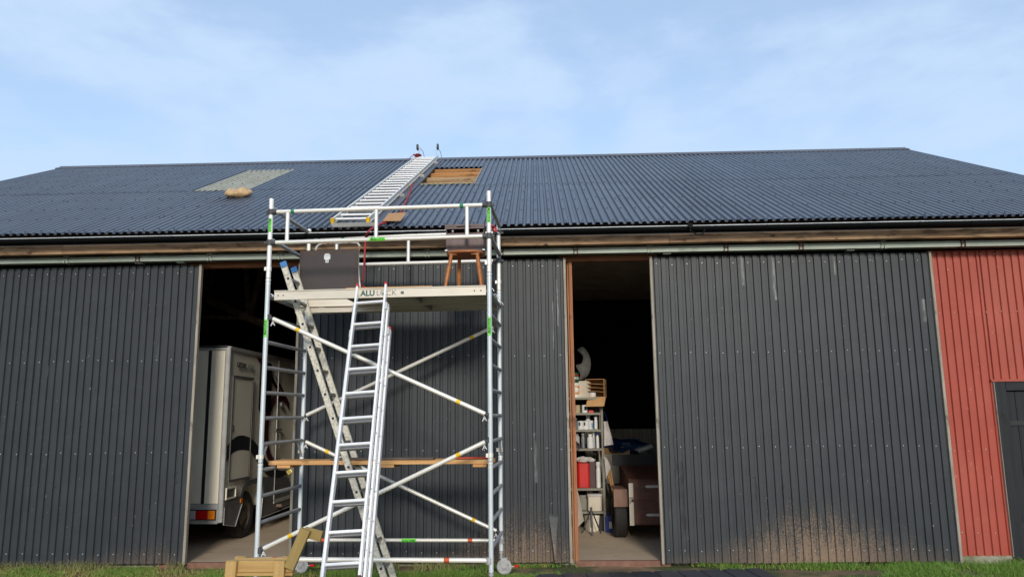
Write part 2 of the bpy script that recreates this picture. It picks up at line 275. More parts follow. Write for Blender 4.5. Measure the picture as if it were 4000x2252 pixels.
def text(s, size, mat, parent, T, name='lettering', ext=.0008, shear=0, off=0, cx='CENTER', sx=1):
    c = bpy.data.curves.new('t', 'FONT'); c.body = s; c.size = size; c.extrude = ext; c.shear = shear; c.offset = off; c.align_x = cx; c.align_y = 'CENTER'; c.resolution_u = 3
    c.space_character = 1.0; o = bpy.data.objects.new('t', c); COL.objects.link(o); bpy.context.view_layer.update()
    me = bpy.data.meshes.new_from_object(o.evaluated_get(bpy.context.evaluated_depsgraph_get())); bpy.data.objects.remove(o)
    me.name = name; me.materials.clear(); me.materials.append(mat); q = link(name, me, parent); q.matrix_local = T @ Matrix.Diagonal((sx, 1, 1, 1)); return q
def TM(loc, x, y):                       # matrix from origin and two axes
    x, y = V(x).normalized(), V(y).normalized(); z = x.cross(y); m = Matrix((x, y, z)).transposed().to_4x4(); m.translation = V(loc); return m
FRONT = lambda loc: TM(loc, (1, 0, 0), (0, 0, 1))   # text facing -Y

# ------------------------------------------------------------------ ground
g = MB(); nx, ny = 60, 60
def gz(x, y): return .0
xs = np.concatenate([[-900, -200, -60], np.linspace(-16, 14, 76), [60, 200, 900]]); ys = np.concatenate([[-900, -200, -40, -8, 2], np.linspace(5, 10.2, 40), [24, 60, 200, 900]])
def dirt(x, y):
    d = 0
    for cx, cy, rx, ry in ((1.1, 9.55, 1.5, .50), (-1.9, 9.75, 1.2, .22), (-.15, 9.6, .6, .25), (-4, 9.85, .9, .14), (2.6, 9.3, 1.5, .45), (5.5, 9.82, .6, .08), (-6, 9.9, 3, .1), (3.2, 9.85, 1.6, .08), (-2.2, 7.5, 1.5, .3)):
        d = max(d, 1-((x-cx)/rx)**2-((y-cy)/ry)**2)
    return d
from mathutils import noise as mn
vs = []
for y in ys:
    for x in xs:
        b = .0
        if abs(x) < 15 and 4 < y < 10:
            b = .018*mn.noise(V((x*2.2, y*2.2, 0)))+.012*mn.noise(V((x*6, y*6, 3)))
            b += .035*math.exp(-((x-4.3)/1.2)**2)*max(0, min(1, (9.9-y)/.4))*max(0, min(1, (y-8.6)/.6))
            b += .02*max(0, -dirt(x, y) if dirt(x, y) > -1 else 1)-.035
        vs.append((x, y, b-.005))
W_ = len(xs); g.add(vs, [(j*W_+i, j*W_+i+1, (j+1)*W_+i+1, (j+1)*W_+i) for j in range(len(ys)-1) for i in range(W_-1)], True)
m_soil = M('soil_and_turf', (.25, .165, .09), .95, 0, (.12, .075, .04), (3, 3, 3), .9, det=9, bump=.9, vary=0)
layer(m_soil, noise(m_soil, (1.4, 1.4, 1), .44, .54, 6), (.06, .075, .022)); layer(m_soil, math_(m_soil, 'MULTIPLY', noise(m_soil, (28, 28, 1), .63, .68, 3), .6), (.30, .24, .17))
tag(g.build('ground', m_soil), kind='structure')
# slab inside
sl = MB().box(-10.3, 7.75, 10.02, 22.7, -.3, .03).build('barn_floor', m_conc); tag(sl, kind='structure')

# grass blades
def grass(name, mat, n, fn, seed):
    r = np.random.default_rng(seed); vs, fs = [], []
    cnt = 0
    while cnt < n:
        x = r.uniform(-9.5, 8.5); y = r.uniform(8.3, 9.93)
        h = fn(x, y, r)
        if h <= 0: continue
        cnt += 1
        a = r.uniform(0, 6.283); w_ = r.uniform(.0022, .0045); lx, ly = r.normal(0, .6, 2)*h; b = -.03+0.018*mn.noise(V((x*2.2, y*2.2, 0)))
        dx, dy = math.cos(a)*w_, math.sin(a)*w_; k = len(vs)
        vs += [(x-dx, y-dy, b), (x+dx, y+dy, b), (x+dx*.7+lx*.35, y+dy*.7+ly*.35, b+h*.6), (x-dx*.7+lx*.35, y-dy*.7+ly*.35, b+h*.6), (x+lx, y+ly, b+h*.98)]
        fs += [(k, k+1, k+2, k+3), (k+3, k+2, k+4)]
    me = bpy.data.meshes.new(name); me.from_pydata(vs, [], fs); me.materials.append(mat); o = link(name, me)
    return tag(o, None, None, None, 'stuff')
def dens(x, y):
    d = dirt(x, y); nz = mn.noise(V((x*1.7, y*1.7, 5)))+.5*mn.noise(V((x*5, y*5, 9)))
    return -d*1.6+nz*.8
def f_green(x, y, r):
    v = dens(x, y)
    if x < -2.6: v -= .35
    if r.uniform() > v+.55: return 0
    return r.uniform(.03, .075)*(1.35 if x > 3 else 1.1)
def f_dry(x, y, r):
    v = dens(x, y)+(0.3 if x < -3 else 0)
    if r.uniform() > v*.7+.35: return 0
    return r.uniform(.025, .07)
def f_tall(x, y, r):
    if y < 9.68 or dirt(x, y) > -.1 and x > -1: return 0
    if mn.noise(V((x*1.3, 0, 2))) < -.05 and not 3.2 < x < 4.9: return 0
    return r.uniform(.06, .15)
def gm(n, a, b):
    m = M(n, a, .6, 0, b, (30, 30, 30), 1, lo=.3, hi=.7, vary=0, spec=.3); return m
o = grass('grass', gm('grass_green', (.17, .29, .045), (.085, .19, .025)), 80000, f_green, 1); o['label'] = 'short green grass along the foot of the barn'; o['category'] = 'grass'
o = grass('dry_grass', gm('grass_dry', (.40, .34, .11), (.19, .21, .05)), 42000, f_dry, 2); o['label'] = 'dry yellowed blades mixed into the green grass'; o['category'] = 'grass'
o = grass('tall_grass', gm('grass_tall', (.17, .21, .06), (.26, .23, .10)), 2600, f_tall, 3); o['label'] = 'taller uncut tufts growing up against the doors'; o['category'] = 'grass'

# ------------------------------------------------------------------ barn
X0, X1 = -10.72, 8.10
barn = thing('barn', 'long dark and red corrugated metal barn with sliding doors and grey roof', 'barn', (-1.3, 9.95, 0))
BO = V((-1.3, 9.95, 0))
def bl(p): return V(p)-BO
def bpart(mb, name, mat, parent=None, bevel=0):     # world-space mesh as a part of the barn
    o = mb.build(name, mat, parent or barn)
    if parent is None: o.location = -BO
    o.rotation_euler = (0, 0, 0)
    if bevel: bm_ = o.modifiers.new('b', 'BEVEL'); bm_.width = bevel; bm_.segments = 1
    return o
def corr(width, length, per=.1, dep=.02, crest=.05, flank=.012, t=.003, seg=1, wob=0.0, seed=0, alt=False):
    """corrugated sheet: x across, y along, z out"""
    pr = [(0, 0)]; x = 0; r = random.Random(seed)
    val = per-crest-2*flank
    while x < width-1e-4:
        j = r.uniform(-.0035, .0035)+(.004 if alt and (k_ := (len(pr)//5) % 2) else (-.004 if alt else 0)); d_ = dep*r.uniform(.93, 1.04)
        for dx, z in ((val/2-j/2, 0), (flank, d_), (crest+j, d_), (flank, 0), (val/2-j/2, 0)):
            x += dx
            if x >= width: pr.append((width, z)); break
            pr.append((x, z))
    pr = pr+[(a, b-t) for a, b in pr[::-1]]; n = len(pr); vs = []
    for k in range(seg+1):
        for a, b in pr:
            dz = wob*mn.noise(V((a*2+seed*7, k*length/seg*1.5, seed)))*(0 if k in (0, seg) else 1)
            vs.append((a, k*length/seg, b+dz))
    fs = [(k*n+i, (k+1)*n+i, (k+1)*n+(i+1) % n, k*n+(i+1) % n) for k in range(seg) for i in range(n)]
    h = n//2
    for k in (0, seg):
        q = [(k*n+i, k*n+i+1, k*n+n-2-i, k*n+n-1-i) for i in range(h-1)]; fs += q if k else [f[::-1] for f in q]
    m = MB(); m.add(vs, fs); return m
def cap_roof(): pass
# roof: deck underlay is the part, its sheets the sub-parts
TR = lambda X, s, off=0: TM(RS(X, s, off), (1, 0, 0), (0, math.cos(AL), math.sin(AL)))
deck = MB().box(X0+.05, X1-.05, .05, 7.36, -.012, 0, TR(0, 0, -.215)); roof = bpart(deck, 'roof', m_int)  # dark deck added under the purlins to stop daylight entering by the hole
RL = Matrix.Translation(BO)             # roof object's location is -BO, so its children are in world coordinates
S_SEAM, S_R = 3.42, 7.40
grid = [X0]+[round(-1.05-k, 3) for k in range(9, -1, -1)]+[round(-.05+k, 3) for k in range(0, 9)]
grid = sorted(set([x for x in grid if X0 <= x < X1-.05]+[X1]))
cache = {}
def roof_sheet(x0, x1, s0, s1, off, mat=m_roof, name='roof_sheet', wd=.0, label=None):
    k = (round(x1-x0, 3), round(s1-s0, 3), mat.name)
    if k not in cache:
        me = corr(x1-x0, s1-s0, .1, .028, .044, .013, seg=6, wob=.0015, seed=len(cache)).mesh(name); me.materials.append(mat); cache[k] = me
    o = link(name, cache[k], roof); T = TR(x0, s0, off+random.uniform(0, .002)); o.matrix_local = T
    o.rotation_euler.rotate_axis('Z', random.uniform(-.0006, .0006))
    if label: o['label'] = label
    return o
HS0, HS1 = 3.70, 5.90
for a, b in zip(grid, grid[1:]):
    hole = abs(a+2.05) < .02; fib = abs(a+6.05) < .02
    top = HS0+.03 if hole else S_SEAM+.03
    roof_sheet(a, b, random.uniform(-.012, .012), top, .0)
    if hole: roof_sheet(a, b, HS1, S_R, .006)
    elif fib:
        roof_sheet(a+.07, b+.06, S_SEAM-.05, 6.10, .008, m_fibre, 'skylight_sheet', label='weathered grey translucent sheet')
        roof_sheet(a, b, 6.02, S_R, .004)
    else: roof_sheet(a, b, S_SEAM-.06, S_R, .0042)
# screws on the roof
def dots(pts, r, mat, name, parent, T=None, h=.5, axis=None):
    m = MB(); n = 6
    for p, nrm in pts:
        F = frame(V(nrm)).to_4x4(); F.translation = V(p); 
        vs = [F @ V((-.002, math.cos(t*math.tau/n)*r, math.sin(t*math.tau/n)*r)) for t in range(n)]+[F @ V((r*h, math.cos(t*math.tau/n)*r*.6, math.sin(t*math.tau/n)*r*.6)) for t in range(n)]
        m.add(vs, [(i, (i+1) % n, n+(i+1) % n, n+i) for i in range(n)]+[tuple(range(n, 2*n))], False)
    o = m.build(name, mat, parent); return tag(o, kind='stuff')
pts = []; nr = V((0, -math.sin(AL), math.cos(AL)))
for r_, s in enumerate((.10, .95, 1.75, 2.6, S_SEAM+.03, 4.2, 5.0, 5.75, 6.55, 7.15)):
    k = 0; x = X0+.12
    while x < X1-.1:
        if not (-2.15 < x < -1.0 and HS0-.1 < s < HS1+.05): pts.append((RS(x+random.uniform(-.008, .008), s+random.uniform(-.012, .012), .034), nr))
        x += .2
for _ in range(70): pts.append((RS(random.uniform(X0+.2, X1-.2), random.uniform(.2, 7), .034), nr))
pts = [p for p in pts if not (-2.15 < p[0].x < -1.0 and RS(0, HS0).y-.1 < p[0].y < RS(0, HS1).y+.1)]
dots(pts, .013, m_scd, 'roof_screws', roof)
# purlins seen through the hole
for i, s in enumerate((.4, 1.05, 1.7, 2.4, 3.1, 3.93, 4.60, 5.21, 5.80, 6.4, 7.0)):
    mt = {5: m_purl, 6: m_purl2, 7: m_purl, 8: m_purl}.get(i, m_truss)
    if i < 5 or i > 8: pm = MB().box(X0+.1, X1-.1, s, s+.05, -.16, -.006, TR(0, 0)); o = pm.build('purlin', mt, roof); continue
    for a, b in ((X0+.1, -3.0), (-2.995, .3), (.305, X1-.1)):
        o = MB().cbox(0, b-a, 0, .055, -.20, -.004, .003).build('purlin', mt, roof); o.matrix_local = TR(a, s+random.uniform(-.01, .01))
m_ = MB()
for k in range(140):                      # moss and crumbs along the exposed sheet end
    x = random.uniform(-2.0, -1.05); s = HS0-.02+random.uniform(-.10, .02); r = random.uniform(.012, .034); c = RS(x, s, .020)
    m_.lathe([(0, r*.5), (r*.7, r*.3), (r, 0)], 5, Matrix.Translation(c))
tag(m_.build('moss_patch', m_moss, roof), kind='stuff')
ed = MB().box(-1.085, -1.06, HS0, HS1, -.05, .01, TR(0, 0)); ed.build('hole_edge_strip', m_batten, roof)
# ridge cap pieces
xk = [X0-.05]+list(np.arange(X0+1.9, X1, 2.0))+[X1+.04]
for i, (a, b) in enumerate(zip(xk, xk[1:])):
    m_ = MB(); o_ = .004*(i % 2)
    m_.box(a-.03, b, S_R-.20, S_R-.004, .040+o_, .044+o_, TR(0, 0)); m_.box(a-.03, b, S_R-.205, S_R-.195, .022+o_, .044+o_, TR(0, 0))
    T2 = TM(RS(0, S_R, 0), (1, 0, 0), (0, math.cos(AL), -math.sin(AL))); m_.box(a-.03, b, .004, .2, .040+o_, .044+o_, T2); m_.tube(RS(a-.03, S_R-.002, .042), RS(b, S_R-.002, .042), .017, 8)
    m_.build('ridge_cap', m_cap, roof)
# back slope
T2 = TM(RS(X0, S_R, 0), (1, 0, 0), (0, math.cos(AL), -math.sin(AL)))
bk = corr(X1-X0, S_R, .1, .022, .046, .013); o = bk.build('back_roof', m_roof, barn); o.matrix_local = Matrix.Translation(-BO) @ T2
bpart(MB().box(X0+.05, X1-.05, .02, 7.3, -.182, -.17, TM(RS(0, S_R, 0), (1, 0, 0), (0, math.cos(AL), -math.sin(AL)))), 'back_roof_underlay', m_int)
# verge boards
for X in (X0-.02, X1+.02):
    bpart(MB().box(X-.012, X+.012, 0, S_R, -.19, .03, TR(0, 0)), 'verge_board', m_cap)
# flat flashing strip beside the roof ladder
fl = MB().box(-2.36, -2.03, .0, 7.2, .036, .039, TR(0, 0)); fl.box(-2.04, -2.03, .0, 7.2, .02, .045, TR(0, 0)); fl.build('flashing_strip', m_flash, roof)
# walls
YB = RS(0, S_R).y*2-YE
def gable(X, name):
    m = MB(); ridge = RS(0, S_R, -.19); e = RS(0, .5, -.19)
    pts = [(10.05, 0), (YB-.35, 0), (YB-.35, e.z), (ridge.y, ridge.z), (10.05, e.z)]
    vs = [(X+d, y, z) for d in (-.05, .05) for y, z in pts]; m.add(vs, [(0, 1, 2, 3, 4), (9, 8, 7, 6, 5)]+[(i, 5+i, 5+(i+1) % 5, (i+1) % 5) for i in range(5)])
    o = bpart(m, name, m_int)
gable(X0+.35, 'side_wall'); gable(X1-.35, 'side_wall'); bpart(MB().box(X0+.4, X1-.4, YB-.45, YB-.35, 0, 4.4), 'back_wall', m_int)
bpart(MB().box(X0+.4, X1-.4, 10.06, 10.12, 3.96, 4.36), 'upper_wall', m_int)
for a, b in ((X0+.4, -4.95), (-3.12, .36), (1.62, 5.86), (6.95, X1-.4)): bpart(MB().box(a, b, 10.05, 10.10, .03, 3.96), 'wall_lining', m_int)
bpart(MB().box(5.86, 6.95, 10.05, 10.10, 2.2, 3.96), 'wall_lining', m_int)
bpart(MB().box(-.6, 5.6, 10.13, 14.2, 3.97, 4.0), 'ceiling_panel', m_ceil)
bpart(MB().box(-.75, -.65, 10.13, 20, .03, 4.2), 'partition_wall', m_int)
# front beam, soffit, gutter, door track
def xbar(name, mat, x0, x1, y0, y1, z0, z1, lab=None, ch=.004):
    o = MB().cbox(0, x1-x0, y0, y1, z0, z1, ch).build(name, mat, barn); o.location = V((x0, 0, 0))-BO
    if lab: o['label'] = lab
    return o
for a, b, dz in ((X0+.1, -6.30, 0), (-6.295, 1.72, .0), (1.725, X1-.1, .003)): xbar('timber_beam', m_beam, a, b, 9.60, 9.70, 4.022+dz, 4.138+dz)
bpart(MB().box(X0+.1, X1-.1, 9.62, 10.06, 4.141, 4.155), 'soffit_board', m_dark)
bpart(MB().box(X0+.1, X1-.1, 9.705, 9.72, 3.9, 4.14), 'beam_backing', m_dark) if False else None
m_ = MB(); pr = [( .055*math.cos(t), .055*math.sin(t)) for t in np.linspace(math.pi, 2*math.pi, 9)]; gy, gz_ = 9.425, 4.186
o_ = [(gy+a, gz_+b) for a, b in pr]; i_ = [(gy+a*.93, gz_+b*.93) for a, b in pr][::-1]; P_ = o_+i_; nP = len(P_)
m_.add([(x, y, z) for x in (X0-.03, X1+.03) for y, z in P_], [(i, (i+1) % nP, nP+(i+1) % nP, nP+i) for i in range(nP)], True)
m_.add([(x, y, z) for x in (X0-.028, X1+.028) for y, z in [(gy+a*.92, gz_+b*.92) for a, b in pr]], [tuple(range(9)), tuple(range(17, 8, -1))])
gut = bpart(m_, 'gutter', m_gut)
m_ = MB(); xx = X0-.03
while xx < X1: x2 = min(xx+random.uniform(.25, .6), X1+.03); m_.tube((xx, 9.368+random.uniform(-.0007, .0007), 4.189+random.uniform(-.001, .001)), (x2, 9.368, 4.189), random.uniform(.005, .0065), 6); xx = x2
o = m_.build('gutter_rim', m_rim, gut)
x = X0+.3
while x < X1:
    m_ = MB(); 
    q = [(gy+.06*math.cos(t), gz_+.06*math.sin(t)) for t in np.linspace(math.pi, 1.72*math.pi, 7)]
    for (a, b), (c, d) in zip(q, q[1:]): m_.bar((x, a, b), (x, c, d), .022, .005, V((0, -1, 0)))
    m_.build('gutter_bracket', m_gut, gut); x += .635
m_ = MB().tube((1.95, 9.36, 4.19), (1.95, 9.34, 4.10), .012, 8); m_.path([(1.97, 9.34, 4.10), (2.03, 9.33, 4.06), (2.1, 9.33, 4.07), (2.13, 9.34, 4.13)], .009); m_.box(1.92, 1.98, 9.33, 9.36, 4.16, 4.21); m_.build('gutter_hook', m_gut, gut)
tr = MB(); C = [(9.74, 3.936), (9.74, 4.012), (9.80, 4.018), (9.85, 4.012), (9.85, 3.936), (9.82, 3.936), (9.82, 3.945), (9.84, 3.99), (9.755, 3.99), (9.755, 3.945), (9.765, 3.936)]
nC = len(C); tr.add([(x, y, z) for x in (X0+.2, X1-.1) for y, z in C], [(i, (i+1) % nC, nC+(i+1) % nC, nC+i)[::-1] for i in range(nC)]); tr.box(X0+.2, X1-.1, 9.735, 9.739, 3.958, 3.992)
track = bpart(tr, 'door_track', m_galv)
for x, ru in zip((-8.7, -7.75, -6.32, -5.34, -4.36, -3.4, -2.42, -1.44, -.46, .52, 1.49, 2.48, 3.45, 4.5, 5.52, 6.5, 7.5), (0, 0, 0, 1, 0, 0, 0, 0, 1, 1, 0, 1, 1, 0, 1, 1, 0)):
    m_ = MB(); m_.box(x-.03, x-.018, 9.722, 9.86, 3.925, 4.035); m_.box(x+.018, x+.03, 9.722, 9.86, 3.925, 4.035); m_.box(x-.03, x+.03, 9.722, 9.728, 3.97, 3.985); m_.box(x-.008, x+.008, 9.72, 9.86, 4.01, 4.10)
    m_.build('track_bracket', m_rust if ru else m_galv, track)
for x in (-5.35, -4.78, 1.72, 4.1): MB().box(x-.05, x+.05, 9.78, 9.86, 3.918, 3.930).build('door_hanger', m_galv, track)
m_ = MB().path([(-7.4, 9.70, 4.0), (-6.6, 9.69, 3.992), (-5.6, 9.68, 3.998), (-4.9, 9.68, 4.01), (-4.3, 9.69, 4.03)], .004, 5); bpart(m_, 'cable', m_dark)
# opening frames
xbar('lintel', m_lint, -4.9, -3.05, 9.97, 10.05, 3.875, 3.955); xbar('lintel', m_lint, .30, 1.62, 9.97, 10.05, 3.876, 3.957)
def upbar(name, mat, x0, x1, y0, y1, z0, z1, parent=None, lean=0):
    h = z1-z0; pts = []
    m = MB(); m.cbox(0, h, -(x1-x0)/2, (x1-x0)/2, -(y1-y0)/2, (y1-y0)/2, .004)
    o = m.build(name, mat, parent or barn); F = frame(V((lean, 0, 1)), V((0, 1, 0))).to_4x4(); F.translation = V(((x0+x1)/2, (y0+y1)/2, z0))-(BO if parent is None else V()); o.matrix_local = F; return o
upbar('frame_post', m_post, .43, .475, 9.965, 10.04, .03, 3.87); upbar('frame_post', m_post, .405, .427, 9.985, 10.03, .03, 3.87)
upbar('frame_post', m_post, -3.235, -3.20, 9.99, 10.05, .03, 3.87); upbar('frame_post', m_post, -4.98, -4.9, 9.97, 10.05, .03, 3.87); upbar('frame_post', m_batten, 1.60, 1.66, 9.97, 10.05, .03, 3.87)
for a, b in ((-4.9, -3.2), (.43, 1.62)): bpart(MB().box(a, b, 9.955, 10.02, -.1, .032), 'threshold', m_sill)
bpart(MB().box(5.17, X1-.3, 9.97, 10.3, -.2, .07), 'foundation', m_found); bpart(MB().box(X0+.4, -4.98, 10.0, 10.04, -.2, .05), 'foundation', m_found); bpart(MB().box(-3.1, .43, 10.0, 10.04, -.2, .05), 'foundation', m_found); bpart(MB().box(1.66, 5.165, 10.0, 10.04, -.2, .05), 'foundation', m_found)
# sliding doors
wcache = {}
def wall_sheets(parent, x0, x1, z0, z1, yface, mat, name='cladding_sheet', widths=1.0, offs=0, par_world=True):
    x = x0; i = 0
    while x < x1-.02:
        b = min(x+widths, x1)
        if x1-b < .15: b = x1
        k = (round(b-x, 3), round(z1-z0, 3), mat.name)
        if k not in wcache:
            me = corr(b-x, z1-z0, .1, .021, .054, .008, alt=True, seg=10, wob=.004, seed=len(wcache)).mesh(name); me.materials.append(mat); wcache[k] = me
        o = link(name, wcache[k], parent); o.matrix_local = TM((x, yface+.026-.0015*(i % 2), z0+random.uniform(-.006, .006)), (1, 0, 0), (0, 0, 1)); x = b; i += 1
def screws(parent, x0, x1, rows, yf, mat, name='cladding_screws', step=.2, jx=.01):
    pts = []
    for z in rows:
        x = x0+.09
        while x < x1-.04: pts.append(((x+random.uniform(-jx, jx), yf+.001, z+random.uniform(-.012, .012)), (0, -1, 0))); x += step
    dots(pts, .0072, mat, name, parent, h=.7)
def sliding_door(x0, x1, lab, bl_=None, br=None, z0=.015, z1=3.90):
    fr = MB(); fr.box(x0+.05, x1-.05, 9.913, 9.925, z0+.03, z1-.02)
    for z in (z0+.08, 1.3, 2.6, z1-.1): fr.box(x0+.05, x1-.05, 9.925, 9.95, z-.05, z+.05)
    d = bpart(fr, 'sliding_door', m_truss); d['label'] = lab
    wall_sheets(d, x0+.035, x1-.035, z0, z1, 9.88, m_door)
    screws(d, x0, x1, (.16, 1.42, 2.62, 3.80), 9.88, m_scr)
    for x, mt in ((x0+.017, bl_), (x1-.017, br)):
        if mt: upbar('edge_batten', mt, x-.017, x+.017, 9.868, 9.93, z0-.005, z1+.005, parent=d)
    return d
dL = sliding_door(-8.75, -4.525, 'left dark sliding door, dented low down', m_batten, m_batten, .03)
dM = sliding_door(-3.20, .39, 'middle dark sliding door behind the scaffold, mud splashed at right', m_batten, m_batten, .03)
dR = sliding_door(1.50, 5.175, 'right dark sliding door with a large brown mud splash', m_batten, m_batten, .01)
# dents and creases on the doors
m_ = MB()
for x, z in ((-5.6, .85), (-5.3, .86), (-5.05, 1.0), (-4.72, 1.16), (-4.7, 1.05), (-6.3, 1.0), (-6.5, 1.01), (-6.65, 1.03), (-7.3, 1.1), (-4.7, .75), (-4.85, .5)):
    m_.bar((x-.03, 9.884, z), (x+.03, 9.884, z+random.uniform(-.01, .01)), .006, .006)
o = m_.build('dent_creases', m_door, dL); tag(o, kind='stuff')
q = MB(); q.add([(.10, 9.877, .62), (.17, 9.80, .04), (.25, 9.865, .03), (.22, 9.877, .6), (.10, 9.88, .62), (.17, 9.803, .043), (.25, 9.868, .033), (.22, 9.88, .6)], [(0, 1, 2, 3), (7, 6, 5, 4), (0, 4, 5, 1), (1, 5, 6, 2)]); q.build('bent_sheet_corner', m_door, dM)
# red wall with black plank door
rw = bpart(MB().box(5.19, X1-.36, 10.0, 10.045, 3.86, 3.94), 'red_wall', m_red)
wall_sheets(rw, 5.18, 5.83, .07, 3.92, 9.96, m_red); wall_sheets(rw, 5.832, X1-.36, 2.22, 3.92, 9.96, m_red); wall_sheets(rw, 6.98, X1-.36, .07, 2.20, 9.96, m_red); wall_sheets(rw, X0+.4, -8.8, .03, 3.92, 9.98, m_red)
screws(rw, 5.15, 7.6, (3.88, 3.1), 9.958, m_scr); screws(rw, 5.15, 5.8, (.35, 1.35), 9.958, m_scr); MB().box(5.80, 7.0, 9.94, 9.972, 2.205, 2.235).build('door_flashing', m_red, rw)
bd = bpart(MB().box(5.98, 6.86, 10.02, 10.035, .04, 2.08), 'plank_door', m_black_wood); bd['label'] = 'black painted plank door'
for k, (a, b) in enumerate(((5.985, 6.10), (6.105, 6.235), (6.24, 6.37), (6.375, 6.50), (6.505, 6.63), (6.635, 6.75), (6.755, 6.855))): upbar('plank', m_black_wood, a, b, 9.993+.003*(k % 2), 10.018, .04, 2.08, parent=bd)
for z in (1.68, .42): MB().box(5.955, 6.55, 9.978, 9.986, z-.03, z+.03).build('strap_hinge', m_dark, bd); 
for a, b, c, d in ((5.835, 5.975, .0, 2.2), (6.865, 6.975, .0, 2.2)): upbar('door_frame', m_black_wood, a, b, 9.945, 10.02, c+.02, d, parent=None)
xbar('door_frame', m_black_wood, 5.98, 6.86, 9.95, 10.02, 2.09, 2.2); upbar('edge_batten', m_batten, 5.824, 5.834, 9.935, 9.99, .06, 2.2, parent=None)
# trusses inside the left bay
def c_(x0, y0, s, a, b): return ((x0+s*a)/K, (y0+s*b)/K)
T_ = MB()
for p, q, w_ in (((440, 480), (1150, 790), .12), ((900, 140), (935, 640), .08), ((1080, 150), (960, 650), .08), ((540, 140), (440, 520), .08), ((470, 120), (440, 420), .06), ((400, 690), (900, 700), .06)):
    T_.bar(PY(*c_(650, 1000, .345, *p), 13), PY(*c_(650, 1000, .345, *q), 13), w_, w_, V((0, 1, 0)))
bpart(T_, 'roof_truss', m_truss)

# ------------------------------------------------------------------ scaffold tower
scf = thing('scaffold_tower', 'white aluminium scaffold tower on castors in front of the middle door', 'scaffold', SO, -SY)
W, LN, RT = 1.24, 2.49, .0255
posts = []
for i, (x, y) in enumerate(((0, 0), (LN, 0), (0, W), (LN-.02, W))):
    for a, b, mt in ((.27, 1.375, m_alup), (1.38, 3.39, m_alup), (3.395, 4.31 if y == 0 else 4.26, m_alu)):
        o = lin('post', mt, scf, (x, y, a), (x, y, b), RT, kind='tube', n=18)
    m_ = MB()
    for z in (1.36, 3.375): m_.tube((x, y, z-.008), (x, y, z+.002), RT+.0035, 16); m_.tube((x, y, z-.05), (x, y, z-.043), RT+.003, 16)
    for z in (1.44, 3.5): m_.tube((x, y, z-.022), (x, y, z+.022), RT+.005, 16); m_.box(x-.045, x-.02, y-.018, y+.018, z-.02, z+.02)
    m_.build('post_collar', m_alu, scf)
for x in (0, LN-.01):
    for z in (.48, .75, 1.025, 1.30, 1.575, 1.85, 2.125, 2.40, 2.68, 2.955):
        lin('rung', m_rung, scf, (x, RT*.8, z), (x, W-RT*.8, z), .021, kind='tube')
    lin('rung', m_rung, scf, (x, RT*.8, 3.19), (x, W-RT*.8, 3.19), .0245, kind='tube')
    for z in (4.19, 3.82): lin('side_guard_rail', m_rung if z else 0, scf, (x+.005, RT*.8, z+.02), (x+.005, W-RT, z+.02), .0235, kind='tube')
    lin('frame_brace', m_rung, scf, (x, W-.02, 1.39), (x, W-.17, 1.56), .013, kind='tube'); lin('frame_brace', m_rung, scf, (x, .02, 1.39), (x, .15, 1.56), .013, kind='tube')
    lin('frame_brace', m_rung, scf, (x, .02, .30), (x, .15, .47), .013, kind='tube')
def clamp(x, y, z, s=1):
    m = MB(); m.tube((x, y, z-.032), (x, y, z+.032), RT+.010, 14); m.tube((x+s*.02, y-.002, z), (x+s*.07, y-.002, z), .030, 14); m.box(x-s*.062 if s > 0 else x+.03, x-.03 if s > 0 else x+.062, y-.012, y+.012, z-.012, z+.012)
    return m
def guard(y, zt, zb, xs, yy, zs=0, full=True, clampx=True):
    """double guard rail with two rails, uprights and end clamps"""
    top = lin('guard_rail', m_alu, scf, (.03, y, zt), (LN-.04, y, zt), .0235, kind='tube'); bot = lin('guard_rail', m_alu, scf, (.03, y, zb), (LN-.04, y, zb), .0235, kind='tube')
    for x in xs: lin('rail_upright', m_alu, scf, (x, y, zb+.018), (x, y, zt-.018), .0215, kind='tube')
    for z in (zt, zb):
        clamp(0, y, z, 1).build('rail_clamp', m_plas, scf); clamp(LN-(0 if y == 0 else .02), y, z, -1).build('rail_clamp', m_plas, scf)
    return top, bot
guard(-.0, 4.155, 3.80, (.197, 1.22, 2.245), 0)
guard(W, 4.135, 3.775, (.37, 1.31, 2.2), W)
def band(T, x0, x1, mat, r, name='tape_band', parent=scf, n=16):
    m = MB().tube((x0, 0, 0), (x1, 0, 0), r, n); o = m.build(name, mat, parent); o.matrix_local = T; return o
def tubeT(a, b): F = frame(V(b)-V(a)).to_4x4(); F.translation = V(a); return F
for y, z in ((0, 4.155), (W, 4.135)):
    T = tubeT((0, y, z), (LN, y, z))
    band(T, .235, .275, m_dgreen, .0242) if y == 0 else band(T, .43, .475, m_dgreen, .0242)
    if y == 0: band(T, 2.165, 2.208, m_dgreen, .0242)
